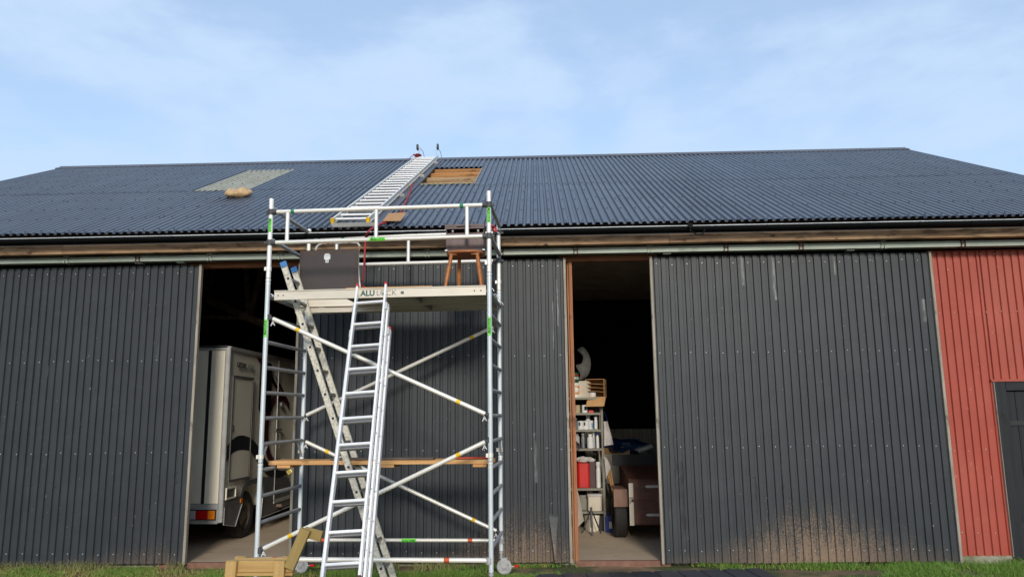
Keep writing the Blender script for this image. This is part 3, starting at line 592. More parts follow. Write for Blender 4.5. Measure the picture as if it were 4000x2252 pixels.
# stickers reading ALULOCK
def sticker_x(x, y, z, l=.18, flip=False, r=.0236):      # on a horizontal tube
    m = MB(); n = 6; A = [(r+.0006)*math.cos(t) for t in np.linspace(-.95, .95, n)]; B = [(r+.0006)*math.sin(t) for t in np.linspace(-.95, .95, n)]
    m.add([(x+dx, y-a, z+b) for dx in (-l/2, l/2) for a, b in zip(A, B)], [(i, i+1, n+i+1, n+i)[::-1] for i in range(n-1)], True)
    s = m.build('sticker', m_green, scf)
    T = FRONT((x-(.0 if 1 else 0), y-r-.0022, z)); 
    if flip: T = T @ Matrix.Rotation(math.pi, 4, 'Z')
    text('ALU', .034, m_ink, s, T @ Matrix.Translation((-.043, 0, 0)), off=.0012, ext=.001); text('LOCK', .034, m_ink, s, T @ Matrix.Translation((.036, 0, 0)), ext=.001, off=-.0003)
def sticker_z(x, y, z, l=.2, up=True, r=RT, cap=False):
    m = MB(); n = 6; A = [(r+.0006)*math.cos(t) for t in np.linspace(-.75, .75, n)]; B = [(r+.0006)*math.sin(t) for t in np.linspace(-.75, .75, n)]
    m.add([(x+b, y-a, z+dz) for dz in (-l/2, l/2) for a, b in zip(A, B)], [(i, i+1, n+i+1, n+i) for i in range(n-1)], True)
    s = m.build('sticker', m_green, scf)
    T = TM((x, y-r-.0022, z), (0, 0, 1), (-1, 0, 0)) if up else TM((x, y-r-.0022, z), (0, 0, -1), (1, 0, 0))
    text('ALU', .037, m_ink, s, T @ Matrix.Translation((-.043, 0, 0)), off=.0012, ext=.001, sx=.9); text('LOCK', .037, m_ink, s, T @ Matrix.Translation((.040, 0, 0)), ext=.001, sx=.95)
sticker_x(1.24, 0, 3.80); sticker_z(0, 0, 2.83, up=True); sticker_z(LN, 0, 2.80, up=True); sticker_z(0, 0, 4.00, .16, up=False); sticker_z(LN, 0, 4.04, .19, up=False); sticker_x(1.36, W, .385, flip=True)
# diagonal braces
def brace(a, b, t):
    a, b = V(a), V(b); d = (b-a).normalized(); lin('diagonal_brace', m_alu, scf, a+d*.05, b-d*.05, .0235, kind='tube', n=16); T = tubeT(a, b); l = (b-a).length
    for q in t: band(T, q*l-.024, q*l+.024, m_yel, .0243)
    for e, s in ((a, 1), (b, -1)):
        m = MB(); m.tube(e, e+d*s*.06, .019, 10); m.tube(e+V((0, 0, -.03)), e+V((0, 0, .03)), .024, 10); m.build('brace_hook', m_plas, scf)
        c = e+d*s*.055+V((0, -.02, -.03)); m = MB()
        for p, q in (((0, 0, 0), (-.02, 0, -.05)), ((0, 0, 0), (.025, 0, -.045)), ((-.014, 0, -.028), (.018, 0, -.028))): m.bar(c+V(p), c+V(q), .007, .008, V((0, 1, 0)))
        m.build('brace_trigger', m_white, scf)
        m = MB()
        for q in (.075, .09, .105): m.tube(e+d*s*q, e+d*s*(q+.006), .0252, 14)
        m.build('brace_ferrule', m_alu, scf)
brace((.03, -.0, 2.955), (LN-.01, -.0, 1.85), (.135, .865)); brace((.0, W+.0, 1.86), (LN-.05, W, 2.955), (.13, .87))
brace((.0, W, 1.575), (LN-.03, W, .475), (.13, .87)); brace((.03, 0, .475), (LN-.01, 0, 1.60), (.135, .865))
for y, z, tx in ((0, .385, (2.03, .2)), (W, .385, (2.1, .30))):
    lin('horizontal_brace', m_alu, scf, (.02, y, z), (LN-.03, y, z), .0255 if y == 0 else .022, kind='tube', n=16); T = tubeT((0, y, z), (1, y, z))
    for q in tx: band(T, q-.028, q+.028, m_ora, .0263 if y == 0 else .0228)
    for x in (0, LN-.02): MB().tube((x, y, z-.035), (x, y, z+.03), RT+.011, 14).build('rail_clamp', m_rung, scf)
# castors
def castor(x, y, ang):
    r_ = V((math.cos(ang), math.sin(ang), 0)); p_ = V((-r_.y, r_.x, 0)); off = r_*.035
    c = V((x, y, .085))+off; T = TM(c, r_, (0, 0, 1))
    wm = MB().lathe([(0, -.016), (.045, -.018), (.062, -.02), (.072, -.021), (.084, -.019), (.088, -.010), (.088, .010), (.084, .019), (.072, .021), (.062, .02), (.045, .018), (0, .016)], 24, T)
    wh = wm.build('castor_wheel', m_rung, scf); MB().lathe([(.079, -.0205), (.0885, -.0105), (.0892, 0), (.0885, .0105), (.079, .0205)], 24, T).build('tyre', m_white, wh)
    m = MB(); 
    for s in (-1, 1):
        poly = [(-.035, .10), (.035, .10), (.045, .04), (.02, -.02), (-.02, -.02), (-.04, .04)]; m.prism(poly, .004, T @ Matrix.Translation((0, 0, s*.027-.002)))
    m.prism([(-.05, .10), (.05, .10), (.05, .108), (-.05, .108)], .06, T @ Matrix.Translation((0, 0, -.03)))
    m.tube((x, y, .19), (x, y, .285), .018, 12); m.tube((x, y, .205), (x, y, .215), .026, 12); m.tube((x, y, .235), (x, y, .26), .0275, 12); m.tube(c-p_*.034, c+p_*.034, .016, 10); m.build('castor_fork', m_rung, scf)
    lin('brake_lever', m_trim, scf, c+r_*.03+V((0, 0, -.005)), c+r_*.125+V((0, 0, .01)), .03, .012); lin('brake_pedal', m_redp, scf, c+r_*.120+V((0, 0, .009)), c+r_*.175+V((0, 0, .014)), .036, .024)
castor(0, 0, R(-20)); castor(LN, 0, R(200)); castor(.0, W, R(-5)); castor(LN-.02, W, R(-3))
# working platform: two decks side by side, the rear deck has the open hatch
def deck_(y0, y1, hatch):
    z1, z0 = 3.243, 3.145
    bm = MB(); bm.box(.085, 2.455, y0, y0+.004, z0, z1); bm.box(.085, 2.455, y0-.010, y0+.03, z1-.005, z1+.004); bm.box(.085, 2.455, y0, y0+.028, z0-.003, z0+.001); b = bm.build('platform_beam', m_deck, scf)
    bm = MB(); bm.box(.085, 2.455, y1-.004, y1, z0, z1); bm.box(.085, 2.455, y1-.03, y1+.001, z1-.005, z1+.004); bm.box(.085, 2.455, y1-.028, y1, z0-.003, z0+.001); bm.build('platform_beam', m_deck, scf)
    d0 = .86 if hatch else .1
    MB().box(d0, 2.45, y0+.032, y1-.032, z1-.014, z1-.002).build('deck_board', [m_hatch], scf); MB().box(d0, 2.45, y0+.034, y1-.034, z1-.019, z1-.0145).build('deck_underside', m_under, scf)
    for x in (.088, .85, 1.6, 2.42): MB().box(x, x+.03, y0+.006, y1-.006, z0+.02, z1-.021).build('cross_member', m_under, scf)
    for x in (.07, 2.44):
        for y in (y0+.08, y1-.08):
            m = MB(); T = TM((x-.06 if x < 1 else x+.06, y-.03, 3.19), (1, 0, 0), (0, 0, 1)); a0 = 0
            q = [(-.032*math.cos(t), .032*math.sin(t)) for t in np.linspace(0, math.pi, 8)]+[(.038*math.cos(t), .038*math.sin(t)) for t in np.linspace(0, math.pi, 8)]
            m.prism(q, .05, T @ Matrix.Rotation(math.pi, 4, 'Y') @ Matrix.Translation((0, 0, -.0))); m.build('platform_hook', m_white, scf)
    m = MB()
    for x in (.13, .19, 2.33, 2.40): m.tube((x, y0, z0+.047), (x, y0-.005, z0+.047), .0075, 8)
    m.build('rivets', m_rust, b); return b
f1 = deck_(-.02, .585, True); f2 = deck_(.60, 1.20, False)
MB().box(.10, 1.25, .586, .596, 3.075, 3.140).build('hatch_rim', m_deck, scf)
for x in (.42, .83): MB().box(x-.035, x+.035, .580, .585, 3.125, 3.142).build('hinge', m_alu, scf)
T = FRONT((1.30, -.0215, 3.192)); text('ALU', .085, m_logo, f1, FRONT((1.145, -.0225, 3.19)), off=.003); text('LOCK', .085, m_logog, f1, FRONT((1.355, -.0225, 3.19)), off=-.0012)
MB().lathe([(0, 0), (.011, 0), (.011, .002)], 12, FRONT((1.318, -.0235, 3.187))).build('logo_dot', m_logo, f1); MB().box(1.515, 1.548, -.0225, -.0205, 3.175, 3.205).build('rating_label', m_logog, f1)
# hatch lid standing open, with its tube stay
hz = 3.25
pts = [SL(752, 628, .60), SL(898, 627, .60), SL(905, 720, .60), SL(762, 722, .60)]
def quad_board(P, t, mat, name, parent):
    m = MB(); A = [V(p) for p in P]; B = [p+V((0, t, 0)) for p in A]; m.add(A+B, [(3, 2, 1, 0)[::1], (4, 5, 6, 7)]+[(i, (i+1) % 4, 4+(i+1) % 4, 4+i) for i in range(4)]); return m.build(name, mat, parent)
P = [V((.125, .60, 3.835)), V((.845, .60, 3.84)), V((.862, .555, 3.25)), V((.155, .555, 3.25))]
lid = quad_board(P, .014, m_hatche, 'hatch_lid', scf); lid['label'] = 'brown trapdoor lid standing open'
P2 = [V((.145, .594, 3.775)), V((.805, .594, 3.79)), V((.825, .551, 3.252)), V((.158, .551, 3.252))]
quad_board(P2, .006, m_hatch, 'lid_panel', lid)
m = MB(); m.box(.432, .508, .585, .592, 3.715, 3.772); m.box(.444, .496, .578, .588, 3.765, 3.785); m.box(.452, .490, .580, .588, 3.675, 3.715); m.tube((.471, .5785, 3.695), (.471, .580, 3.695), .008, 8); la = m.build('latch', m_trim, lid); MB().tube((.471, .5765, 3.696), (.471, .5785, 3.696), .0075, 8).build('keyhole', m_dark, la)
# bent tube handle (hand truck) behind the lid
ht = thing('hand_truck_handle', 'bent pale tube handle with rust, standing behind the brown trapdoor lid', 'handle', SM @ V((.6, .66, 3.25)), -SY)
q = [(-.30, 0, .40), (-.30, 0, .60), (-.27, 0, .655), (-.2, 0, .675), (.17, 0, .68), (.225, 0, .66), (.245, 0, .61), (.225, 0, .55), (.235, 0, .3), (.275, 0, .0)]
def smooth(q, k=4):
    q = [V(p) for p in q]; out = []
    for i in range(len(q)-1):
        p0, p1, p2, p3 = q[max(i-1, 0)], q[i], q[i+1], q[min(i+2, len(q)-1)]
        for t in np.linspace(0, 1, k, endpoint=False): out.append(.5*((2*p1)+(p2-p0)*t+(2*p0-5*p1+4*p2-p3)*t*t+(3*p1-p0-3*p2+p3)*t**3))
    return out+[q[-1]]
m_hand = M('rusty_white_tube', (.62, .62, .58), .55, 0, (.34, .13, .05), (9, 9, 9), .95, lo=.5, hi=.6); MB().path(smooth(q), .013, 10).build('tube_handle', m_hand, ht)
lin('foot_plate', m_hand, ht, (-.30, .0, .012), (.275, .0, .012), .05, .022); lin('side_tube', m_hand, ht, (-.30, 0, .02), (-.30, 0, .41), .012, kind='tube')

# ------------------------------------------------------------------ things on the scaffold
def on_scf(name, label, cat, p, rz=0, group=None): return thing(name, label, cat, SM @ V(p), -SY+rz, group)
# plank walkway lower down
wl = on_scf('plank_walkway', 'pale pine plank walkway lying on the lower scaffold rungs', 'walkway', (1.2, .45, 1.33))
for y, dy in ((-.05, 0), (.08, .004), (.21, -.004)):
    o = lin('plank', m_pine, wl, (-1.25, y, .023), (1.265, y, .023+dy), .12, .045)
for x in (-1.08, .10, 1.13): lin('cleat', m_pine, wl, (x-.075, .08, -.017), (x+.075, .08, -.017), .36, .034)
b_ = on_scf('dark_board', 'weathered dark board lying on the lower plank walkway behind the ladder', 'board', (1.2, .47, 1.378)); lin('board', m_dkb, b_, (-.55, -.05, .014), (.62, -.08, .014), .12, .022)
b_ = on_scf('red_board', 'short red painted board on the right end of the walkway', 'board', (2.25, .47, 1.378)); lin('board', M('red_paint', (.42, .04, .02), .5), b_, (-.20, 0, .012), (.18, .02, .012), .08, .018)
pl = on_scf('padlock', 'brass padlock hanging under the left end of the plank walkway', 'padlock', tuple(SL(727, 1184, .40)))
MB().box(-.028, .028, -.011, .011, -.032, .020, Matrix.Rotation(R(-38), 4, 'Y')).build('lock_body', M('brass', (.55, .42, .12), .35, .6), pl, bevel=.003); MB().path([V((.006+.018*math.cos(t), 0, .022+.034*math.sin(t))) for t in np.linspace(-.4, math.pi+.2, 9)], .004, 6).build('shackle', m_trim, pl)
# thin chipboard strip on the deck
b_ = on_scf('chipboard_strip', 'thin reddish chipboard sheet lying on the scaffold platform', 'board', (1.40, .25, 3.248)); lin('board', m_pine, b_, (-.5, -.1, .006), (.46, -.1, .008), .34, .009)
# wooden chair frame stool with brown case
ch = on_scf('wooden_chair', 'varnished wooden chair with splayed round legs on the platform', 'chair', (2.19, .30, 3.247), R(0))
sm = MB(); n = 40; ol = []
for i in range(n):
    t = i*math.tau/n; c, s = math.cos(t), math.sin(t); e = 2.6; ol.append((.215*abs(c)**(2/e)*(1 if c >= 0 else -1), .205*abs(s)**(2/e)*(1 if s >= 0 else -1)))
for (k0, z0), (k1, z1) in zip(((.93, 0), (1, .010), (1, .020)), ((1, .010), (1, .020), (.97, .030))):
    sm.add([(x*k0, y*k0, z0+.40) for x, y in ol]+[(x*k1, y*k1, z1+.40) for x, y in ol], [(i, (i+1) % n, n+(i+1) % n, n+i) for i in range(n)], True)
sm.add([(x*.93, y*.93, .40) for x, y in ol], [tuple(range(n-1, -1, -1))]); sm.add([(x*.97, y*.97, .43) for x, y in ol], [tuple(range(n))]); sm.build('seat', m_seat, ch)
for (a, b), (c, d) in ((( -.145, -.13), (-.205, -.20)), ((.145, -.13), (.20, -.20)), ((-.10, .15), (-.12, .235)), ((.12, .15), (.17, .235))):
    m = MB(); p, q = V((a, b, .40)), V((c, d, 0)); 
    m.tube(q, q.lerp(p, .45), .0165, 12, .024, True); m.tube(q.lerp(p, .45), p, .024, 12, .020); m.build('leg', m_chair, ch)
m = MB(); m.box(-.17, -.08, -.155, -.105, .385, .40); m.box(.08, .17, -.155, -.105, .385, .40); m.build('leg_block', m_seat, ch)
cs = on_scf('brown_case', 'dark reddish brown open case with a slotted handle standing on the wooden chair', 'case', (2.19, .30, 3.678), R(1.5))
m = MB(); m.box(-.215, .215, -.11, -.10, .0, .215); m.box(-.215, -.205, -.10, .12, .0, .29); m.box(.205, .215, -.10, .12, .0, .29); m.box(-.205, .205, .11, .12, 0, .30); m.box(-.205, .205, -.10, .11, 0, .01); m.build('case_shell', m_brz, cs, bevel=.004)
m = MB(); m.box(-.185, .185, -.1125, -.1105, .03, .175); m.build('embossed_panel', m_brz, cs, bevel=.001)
T = Matrix.Translation((0, 0, .255)); fl_ = MB()
for x0, x1, z0, z1 in ((-.225, .225, .0, .02), (-.225, -.09, .02, .032), (.07, .225, .02, .032), (-.225, .225, .032, .052)): fl_.box(x0, x1, -.135, -.122, z0, z1, T)
fl_.box(-.225, .225, -.122, .12, .040, .050, T); fl_.build('slotted_lid', m_brz, cs, bevel=.002)
for x in (-.14, .15): MB().lathe([(0, .006), (.011, .004), (.012, 0)], 10, TM((x, -.10, .245), (1, 0, 0), (0, 0, 1))).build('screw', m_scr, cs); MB().box(x-.012, x+.012, -.10, -.08, .22, .255).build('screw_mount', m_brz, cs)
for x in (-.21, .215): MB().box(x-.016, x+.014, -.118, -.11, .004, .024).build('corner_clip', m_scr, cs, bevel=.003)
hm = on_scf('black_tool_handle', 'black tool handle sticking up from behind the brown case', 'tool', (2.06, .44, 3.97)); MB().tube((0, 0, 0), (-.045, 0, .09), .014, 10, .017).build('grip', m_plas, hm); lin('shaft', m_plas, hm, (.10, 0, -.28), (0, 0, .01), .009, kind='tube')
rk = on_scf('red_ratchet_clip', 'red plastic clip on the rear right scaffold post below the gutter', 'clip', tuple(SL(1241, 577, .9))); m = MB().path(smooth([(-.05, 0, .05), (-.02, 0, .055), (.02, 0, .02), (.04, 0, -.02), (.0, 0, -.01), (-.05, 0, .03)]), .012, 6); m.build('clip_loop', m_redp, rk); MB().tube((.03, 0, -.02), (.07, .03, -.05), .008, 6).build('clip_pin', m_trim, rk)

# ------------------------------------------------------------------ ladders
def rail_mb(l, w, h, flange=.004, ribs=True):
    """ladder stile: box profile with grooved front, local x along"""
    m = MB(); m.cbox(0, l, -w/2, w/2, -h/2, h/2, .003)
    if ribs:
        for z in (-.3, 0, .3): m.box(0, l, w*z-.0012, w*z+.0012, -h/2-.0008, -h/2+.0002)
    return m
# three-section extension ladder
ta, tb = V((-1.8074, 8.0426, 3.074)), V((-1.6995, 6.7074, .6151))
ud = (ta-tb).normalized(); side = V((math.cos(SY), -math.sin(SY), 0)); side = (side-ud*side.dot(ud)).normalized(); nrm = side.cross(ud).normalized()   # towards the barn?
if nrm.y < 0: nrm = -nrm
LT = Matrix((side, nrm, ud)).transposed().to_4x4()
foot0 = tb-ud*(tb.z/ud.z+.0)
EL = bpy.data.objects.new('extension_ladder', None); COL.objects.link(EL); EL.matrix_world = Matrix.Translation(foot0) @ LT
tag(EL, 'bright three section aluminium extension ladder leaning on the platform edge', 'ladder')
s0 = (tb-foot0).dot(ud)                      # rung 0 height of the fly
def section(k, wid, zlo, zhi, rungs, yoff, cap=None):
    hw = wid/2
    for sgn in (-1, 1):
        m = MB(); m.cbox(0, zhi-zlo, -.0115, .0115, -.031, .031, .003)
        for z in (-.007, 0.0, .007): m.box(0, zhi-zlo, z-.001, z+.001, -.0318, -.0305)
        o = m.build('stile', m_lad, EL); F = frame(V((0, 0, 1)), V((0, 1, 0))).to_4x4(); F.translation = V((sgn*hw, yoff, zlo)); o.matrix_local = F
        MB().box(-.013, .013, -.033, .033, -.012, .018).build('end_cap', cap or m_redp, EL, loc=(sgn*hw, yoff, zhi-.006))
        MB().box(-.014, .014, -.034, .034, -.02, .03).build('foot_cap', m_rust if k < 2 else m_blk, EL, loc=(sgn*hw, yoff, zlo))
    for z in rungs:
        m = MB(); m.cbox(-hw+.011, hw-.011, -.016, .016, -.014, .014, .005); m.box(-hw+.012, hw-.012, -.0168, -.0158, -.006, -.002); m.build('rung', m_lad if k < 1 else m_ladshade, EL, loc=(0, yoff, z))
fz = s0-.13-.02
section(0, .318, s0-.14, s0+2.8+.235, [s0+.28*i for i in range(11)], 0, m_redp)
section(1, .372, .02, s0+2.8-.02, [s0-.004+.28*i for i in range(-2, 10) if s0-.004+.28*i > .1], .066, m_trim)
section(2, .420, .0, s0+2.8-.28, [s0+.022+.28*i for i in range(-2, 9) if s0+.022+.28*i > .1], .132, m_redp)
for z in (s0+2.8-.05, s0+2.8-.34):                                # guide brackets
    for sgn in (-1, 1): MB().box(-.016, .016, -.05, .03, -.045, .045).build('guide_bracket', m_trim, EL, loc=(sgn*(.345 if z > s0+2.6 else .40)/2, .05 if z > s0+2.6 else .115, z), bevel=.004)
for i in range(9):
    m = MB(); 
    for sgn in (-1, 1):
        for w_, yo in ((.372, .066), (.420, .132)): m.tube((sgn*w_/2-.0, yo-.033, s0+.28*i+.12), (sgn*w_/2, yo-.036, s0+.28*i+.12), .008, 8)
        m.tube((sgn*(.318/2+.011), 0, s0+.28*i), (sgn*(.318/2+.015), 0, s0+.28*i), .010, 8)
    m.build('rivets', m_trim, EL)
# old ladder with blue caps, climbing through the hatch
OL = on_scf('old_ladder', 'dirty old aluminium ladder with blue end caps rising through the platform hatch', 'ladder', (0, 0, 0))
aT, aB = SL(712, 660, .20), SL(905, 1262, .20)
dd = (aT-aB).normalized(); aB = aT-dd*((aT.z-.005)/dd.z); Lg = (aT-aB).length
bT = SL(743, 680, .52); wY = .33
off2 = V((0, wY, 0))
sideO = V((0, 1, 0)); nO = dd.cross(sideO).normalized()
for k, o2 in enumerate((V((0, 0, 0)), off2)):
    base = aB+o2; T = TM(base, dd, nO); l = Lg-(0 if k == 0 else .0)
    m = MB(); hw = .034
    # stile: web with square rung holes shown as dark sockets, flanges on both edges
    m.box(0, l, -hw, hw, -.003, .003); m.box(0, l, -hw, -hw+.005, -.014, .014); m.box(0, l, hw-.005, hw, -.014, .014)
    o = m.build('stile', m_oldl, OL); o.matrix_local = T
    c = MB().cbox(-.055, .008, -hw-.003, hw+.003, -.017, .017, .004).build('end_cap', m_blue, OL); c.matrix_local = T @ Matrix.Translation((l, 0, 0))
    c = MB().cbox(-.0, .05, -hw-.003, hw+.003, -.017, .017, .004).build('foot_cap', m_blk, OL); c.matrix_local = T
    if k == 0:
        for i in range(14):
            s = l-.20-.28*i
            if s < .1: break
            hh = MB(); e = .0145
            for x0, x1, y0, y1 in ((-e-.003, -e, -e, e), (e, e+.003, -e, e), (-e-.003, e+.003, -e-.003, -e), (-e-.003, e+.003, e, e+.003)): hh.box(x0, x1, y0, y1, -.009, .006)
            o = hh.build('socket_rim', m_alu, OL); o.matrix_local = T @ Matrix.Translation((s, 0, 0))
            o = MB().box(-e, e, -e, e, .0032, .0045).build('rung_socket', m_dark, OL); o.matrix_local = T @ Matrix.Translation((s, 0, -.0078)) if T.col[2].y > 0 else T @ Matrix.Translation((s, 0, 0))
            r = MB().box(-e, e, -e, e, 0, wY-.006); o = r.build('rung', m_oldr, OL); TT = TM(base+dd*s+V((0, .004, 0)), dd, nO)
            if TT.col[2].y < 0: TT = TM(base+dd*s+V((0, .004, 0)), dd, -nO)
            o.matrix_local = TT
# roof ladder with ridge wheels
pL0, pR0 = RP(829, 560, .10), RP(917, 566, .10); pL1, pR1 = RP(1036, 404, .12), RP(1091, 402, .12)
RLm = thing('roof_ladder', 'long aluminium roof ladder lying up the roof slope beside the hole', 'ladder', RS(-2.4, 0, .03))
RLo = RS(-2.4, 0, .03)
print('roofladder', pL0, pR0, pL1, pR1, s_of(pL0), s_of(pL1), s_of(pR1))
sA, sB = .02, 7.28
xl = lambda s: -2.645+(.055)*(s/7.0); xr = lambda s: -2.18+(.04)*(s/7.0)
nv = V((0, -math.sin(AL), math.cos(AL))); sv_ = V((0, math.cos(AL), math.sin(AL)))
def rp(X, s, off): return RS(X, s, off)-RLo
for xf, sg in ((xl, -1), (xr, 1)):
    a, b = rp(xf(sA), sA, .105), rp(xf(sB), sB, .105)
    m = MB(); l = (b-a).length; m.box(0, l, -.002, .002, -.035, .035); m.box(0, l, -.014, .014, .033, .037); m.box(0, l, -.014, .014, -.037, -.033)
    o = m.build('stile', m_alu, RLm); F = Matrix((( b-a).normalized(), (nv.cross(b-a)).normalized(), nv)).transposed().to_4x4(); F.translation = a; o.matrix_local = F
    c = MB().box(-.012, .028, -.022, .022, -.042, .042).build('end_cap', m_yel, RLm); c.matrix_local = F
    if sg > 0:
        for s in (3.1, 4.6): c = MB().box(s, s+.07, .0025, .010, -.03, .03).build('warning_sticker', m_yel, RLm); c.matrix_local = F @ Matrix.Rotation(math.pi, 4, 'X') 
for i in range(25):
    s = .13+.284*i
    lin('rung', m_lad, RLm, rp(xl(s)+.004, s, .112), rp(xr(s)-.004, s, .112), .0155, kind='tube')
for i in range(12):
    s = .25+.284*i
    if i < 9: lin('rung', m_rung, RLm, rp(xl(s)+.004, s, .075), rp(xr(s)-.004, s, .075), .012, kind='tube')
for s in (.0, 2.3, 4.5, 6.5):
    m = MB(); T = TR(0, 0); a = xl(s)-.01; b = xr(s)+.085; m.box(a, b, s, s+.004, .032, .085, T); m.box(a, b, s, s+.05, .030, .034, T); o = m.build('support_bar', m_trim, RLm, loc=-RLo)
for xf, sg in ((xl, -1), (xr, 1)):
    x = xf(7.2); c = RS(x+sg*.0, 7.28, .31); T = TM(c-RLo, (0, 1, 0), (0, 0, 1))
    whl = MB().lathe([(0, -.012), (.02, -.014), (.045, -.01), (.048, -.016), (.066, -.018), (.070, -.008), (.070, .008), (.066, .018), (.048, .016), (.045, .01), (.02, .014), (0, .012)], 20, T); whl.build('ridge_wheel', m_plas, RLm)
    m = MB(); m.tube(c-V((.03, 0, 0))-RLo, c+V((.03, 0, 0))-RLo, .006, 8); e = c-V((sg*.03, 0, 0))
    m.path(smooth([e-RLo, RS(x-sg*.035, 7.22, .22)-RLo, RS(x-sg*.01, 7.12, .13)-RLo]), .007, 6); m.build('wheel_arm', m_trim, RLm)
    m = MB().path(smooth([e-RLo, RS(x-sg*.035, 7.33, .26)-RLo+V((.03, 0, 0)), RS(x-sg*.03, 7.5, .16)-RLo+V((.06, .02, 0)), RS(x-sg*.03, 7.62, .0)-RLo+V((.07, .03, -.12))]), .007, 6); m.build('ridge_hook', m_trim, RLm)
ro = thing('rope_coil', 'dark red rope bundle tied to the top left of the roof ladder', 'rope', RS(-2.55, 6.95, .15)); q = []
for i in range(60): t = i*.55; q.append(V((.07*math.cos(t)+.02*math.sin(t*.3), .06*math.sin(t)+.03*math.sin(t*.7), .02+.012*math.sin(t*1.7))))
MB().path(q, .008, 6).build('rope_loops', m_hose, ro); MB().path(smooth([(.05, 0, .03), (-.05, -.10, .0), (-.12, -.3, -.14), (-.08, -.38, -.2)]), .007, 6).build('rope_tail', m_hose, ro)
# red rope/hose down the roof
def fpt(a, b): return ((900+.5172*a)/K, (500+.5172*b)/K)
roof_pts = [RP(*fpt(*p), .045) for p in ((1378, 405), (1370, 440), (1350, 500), (1325, 555), (1305, 600), (1282, 640), (1240, 680), (1190, 706), (1140, 722), (1095, 742), (1055, 770), (1036, 790))]
hang = [V((roof_pts[-1].x-.03, 9.45, 4.28)), V((-1.66, 9.41, 4.2))]
hang = [PY(*fpt(1024, 815), 9.33), PY(*fpt(1018, 880), 9.29), PY(*fpt(1013, 980), 9.27), PY(*fpt(1010, 1060), 9.26), PY(*fpt(1003, 1130), 9.25), PY(*fpt(1000, 1196), 9.2)]
hs = MB().path(smooth(roof_pts+hang+[SM @ V((1.32, .8, 3.262)), SM @ V((1.45, .55, 3.262))], 4), .0125, 8).build('red_hose', m_hose); tag(hs, 'red rope hanging from the roof ladder down to the platform', 'rope')
# sack and cardboard
sk = MB(); nu, nv_ = 26, 14; vs = []
for j in range(nv_+1):
    for i in range(nu):
        t = i*math.tau/nu; ph = -math.pi/2+j*math.pi/nv_; c = math.cos(ph); x, y, z = .25*c**.8*math.cos(t), .17*c**.8*math.sin(t), .085*math.sin(ph); nn = (1+.20*mn.noise(V((x*6+1, y*6, 4)))+.10*mn.noise(V((x*17, y*17, z*17))))*(1-.12*max(0, x/.25)); z = z*(.75 if z > 0 else .9)+.012*math.sin(x*26+y*8)*(z > .02)
        vs.append((x*nn, y*nn, z*nn*(1.1+.2*x)))
vs = [(a*1.0, b, c*1.05) for a, b, c in vs]; sk.add(vs, [(j*nu+i, j*nu+(i+1) % nu, (j+1)*nu+(i+1) % nu, (j+1)*nu+i) for j in range(nv_) for i in range(nu)], True)
so_ = sk.build('sack', m_sack); pc = RP(602, 484, .09); so_.matrix_world = TM(pc, (1, .10, .05), (0, math.cos(AL), math.sin(AL))); so_.modifiers.new('s', 'SUBSURF').levels = 1
tag(so_, 'tan lumpy sandbag lying below the grey skylight sheet on the roof', 'sandbag')
cd = MB(); P = [RP(*fpt(*p), o) for p, o in (((1150, 703), .064), ((1195, 645), .068), ((1255, 652), .062), ((1330, 640), .095), ((1285, 702), .066))]; cd.add(P+[p+nv*.005 for p in P], [(4, 3, 2, 1, 0), (5, 6, 7, 8, 9)]+[(i, (i+1) % 5, 5+(i+1) % 5, 5+i) for i in range(5)])
tag(cd.build('cardboard_piece', m_card), 'flat brown piece of cardboard lying on the lower roof', 'cardboard')

# ------------------------------------------------------------------ horse truck in the left bay
tk = thing('horse_trailer_truck', 'cream horse transport truck parked inside the left bay, seen from its rear corner', 'truck', (-4.55, 11.0, .03))
TO = V((-4.55, 11.0, .03)); zt = 2.90-.03
LENY, WX = 5.6, 2.25
def tp(mb, name, mat, parent=tk, **k): return mb.build(name, mat, parent, **k)
# body: side plane x=0 with wheel arch
def yz(pts): return pts
prof = [(.02, .62), (.70, .62), (.74, .72), (.84, .80), (1.12, .82), (1.42, .80), (1.55, .62), (1.58, .42), (LENY, .42), (LENY, zt-.05), (.02, zt-.05)]
T = TM((0, 0, 0), (0, 1, 0), (0, 0, 1)); tp(MB().prism(prof, WX-.02, T @ Matrix.Translation((0, 0, -WX+.01))), 'body', m_body)
tp(MB().box(-WX, .01, -.0, .03, zt-.055, zt+.0).box(-.0, .014, .03, LENY, zt-.055, zt), 'roof_trim', m_trim); tp(MB().box(-WX, -.03, .0, LENY, zt-.02, zt+.01), 'roof', m_rsk)
tp(MB().cbox(0, zt-.38, -.035, .035, -.03, .03, .012, TM((-.018, .012, .36), (0, 0, 1), (1, 0, 0))), 'corner_profile', m_trim)
for x0, x1, z0, z1 in ((-.262, -.06, .62, zt-.07), (-.43, -.42, 0, 0), (-1.3, -.31, .62, zt-.10), (-2.2, -1.32, .62, zt-.12)):
    if z1: tp(MB().box(x0, x1, -.006, .018, z0, z1), 'rear_panel', m_body, bevel=.003)
tp(MB().box(-.306, -.268, -.012, .015, .58, zt-.06), 'rear_seal', m_dark); tp(MB().box(-WX, -.055, -.014, .02, .54, .615), 'rear_rail', m_trim); tp(MB().box(-WX, -.055, .0, .05, .34, .54), 'rear_bumper', m_trim)
tl = tp(MB().box(-.445, -.075, -.035, .0, .40, .535), 'tail_light', m_dark)
for x0, x1, mt in ((-.44, -.36, m_lclr), (-.355, -.185, m_lred), (-.18, -.08, m_lora)): MB().box(x0, x1, -.048, -.034, .41, .527).build('lens', mt, tl, bevel=.004)
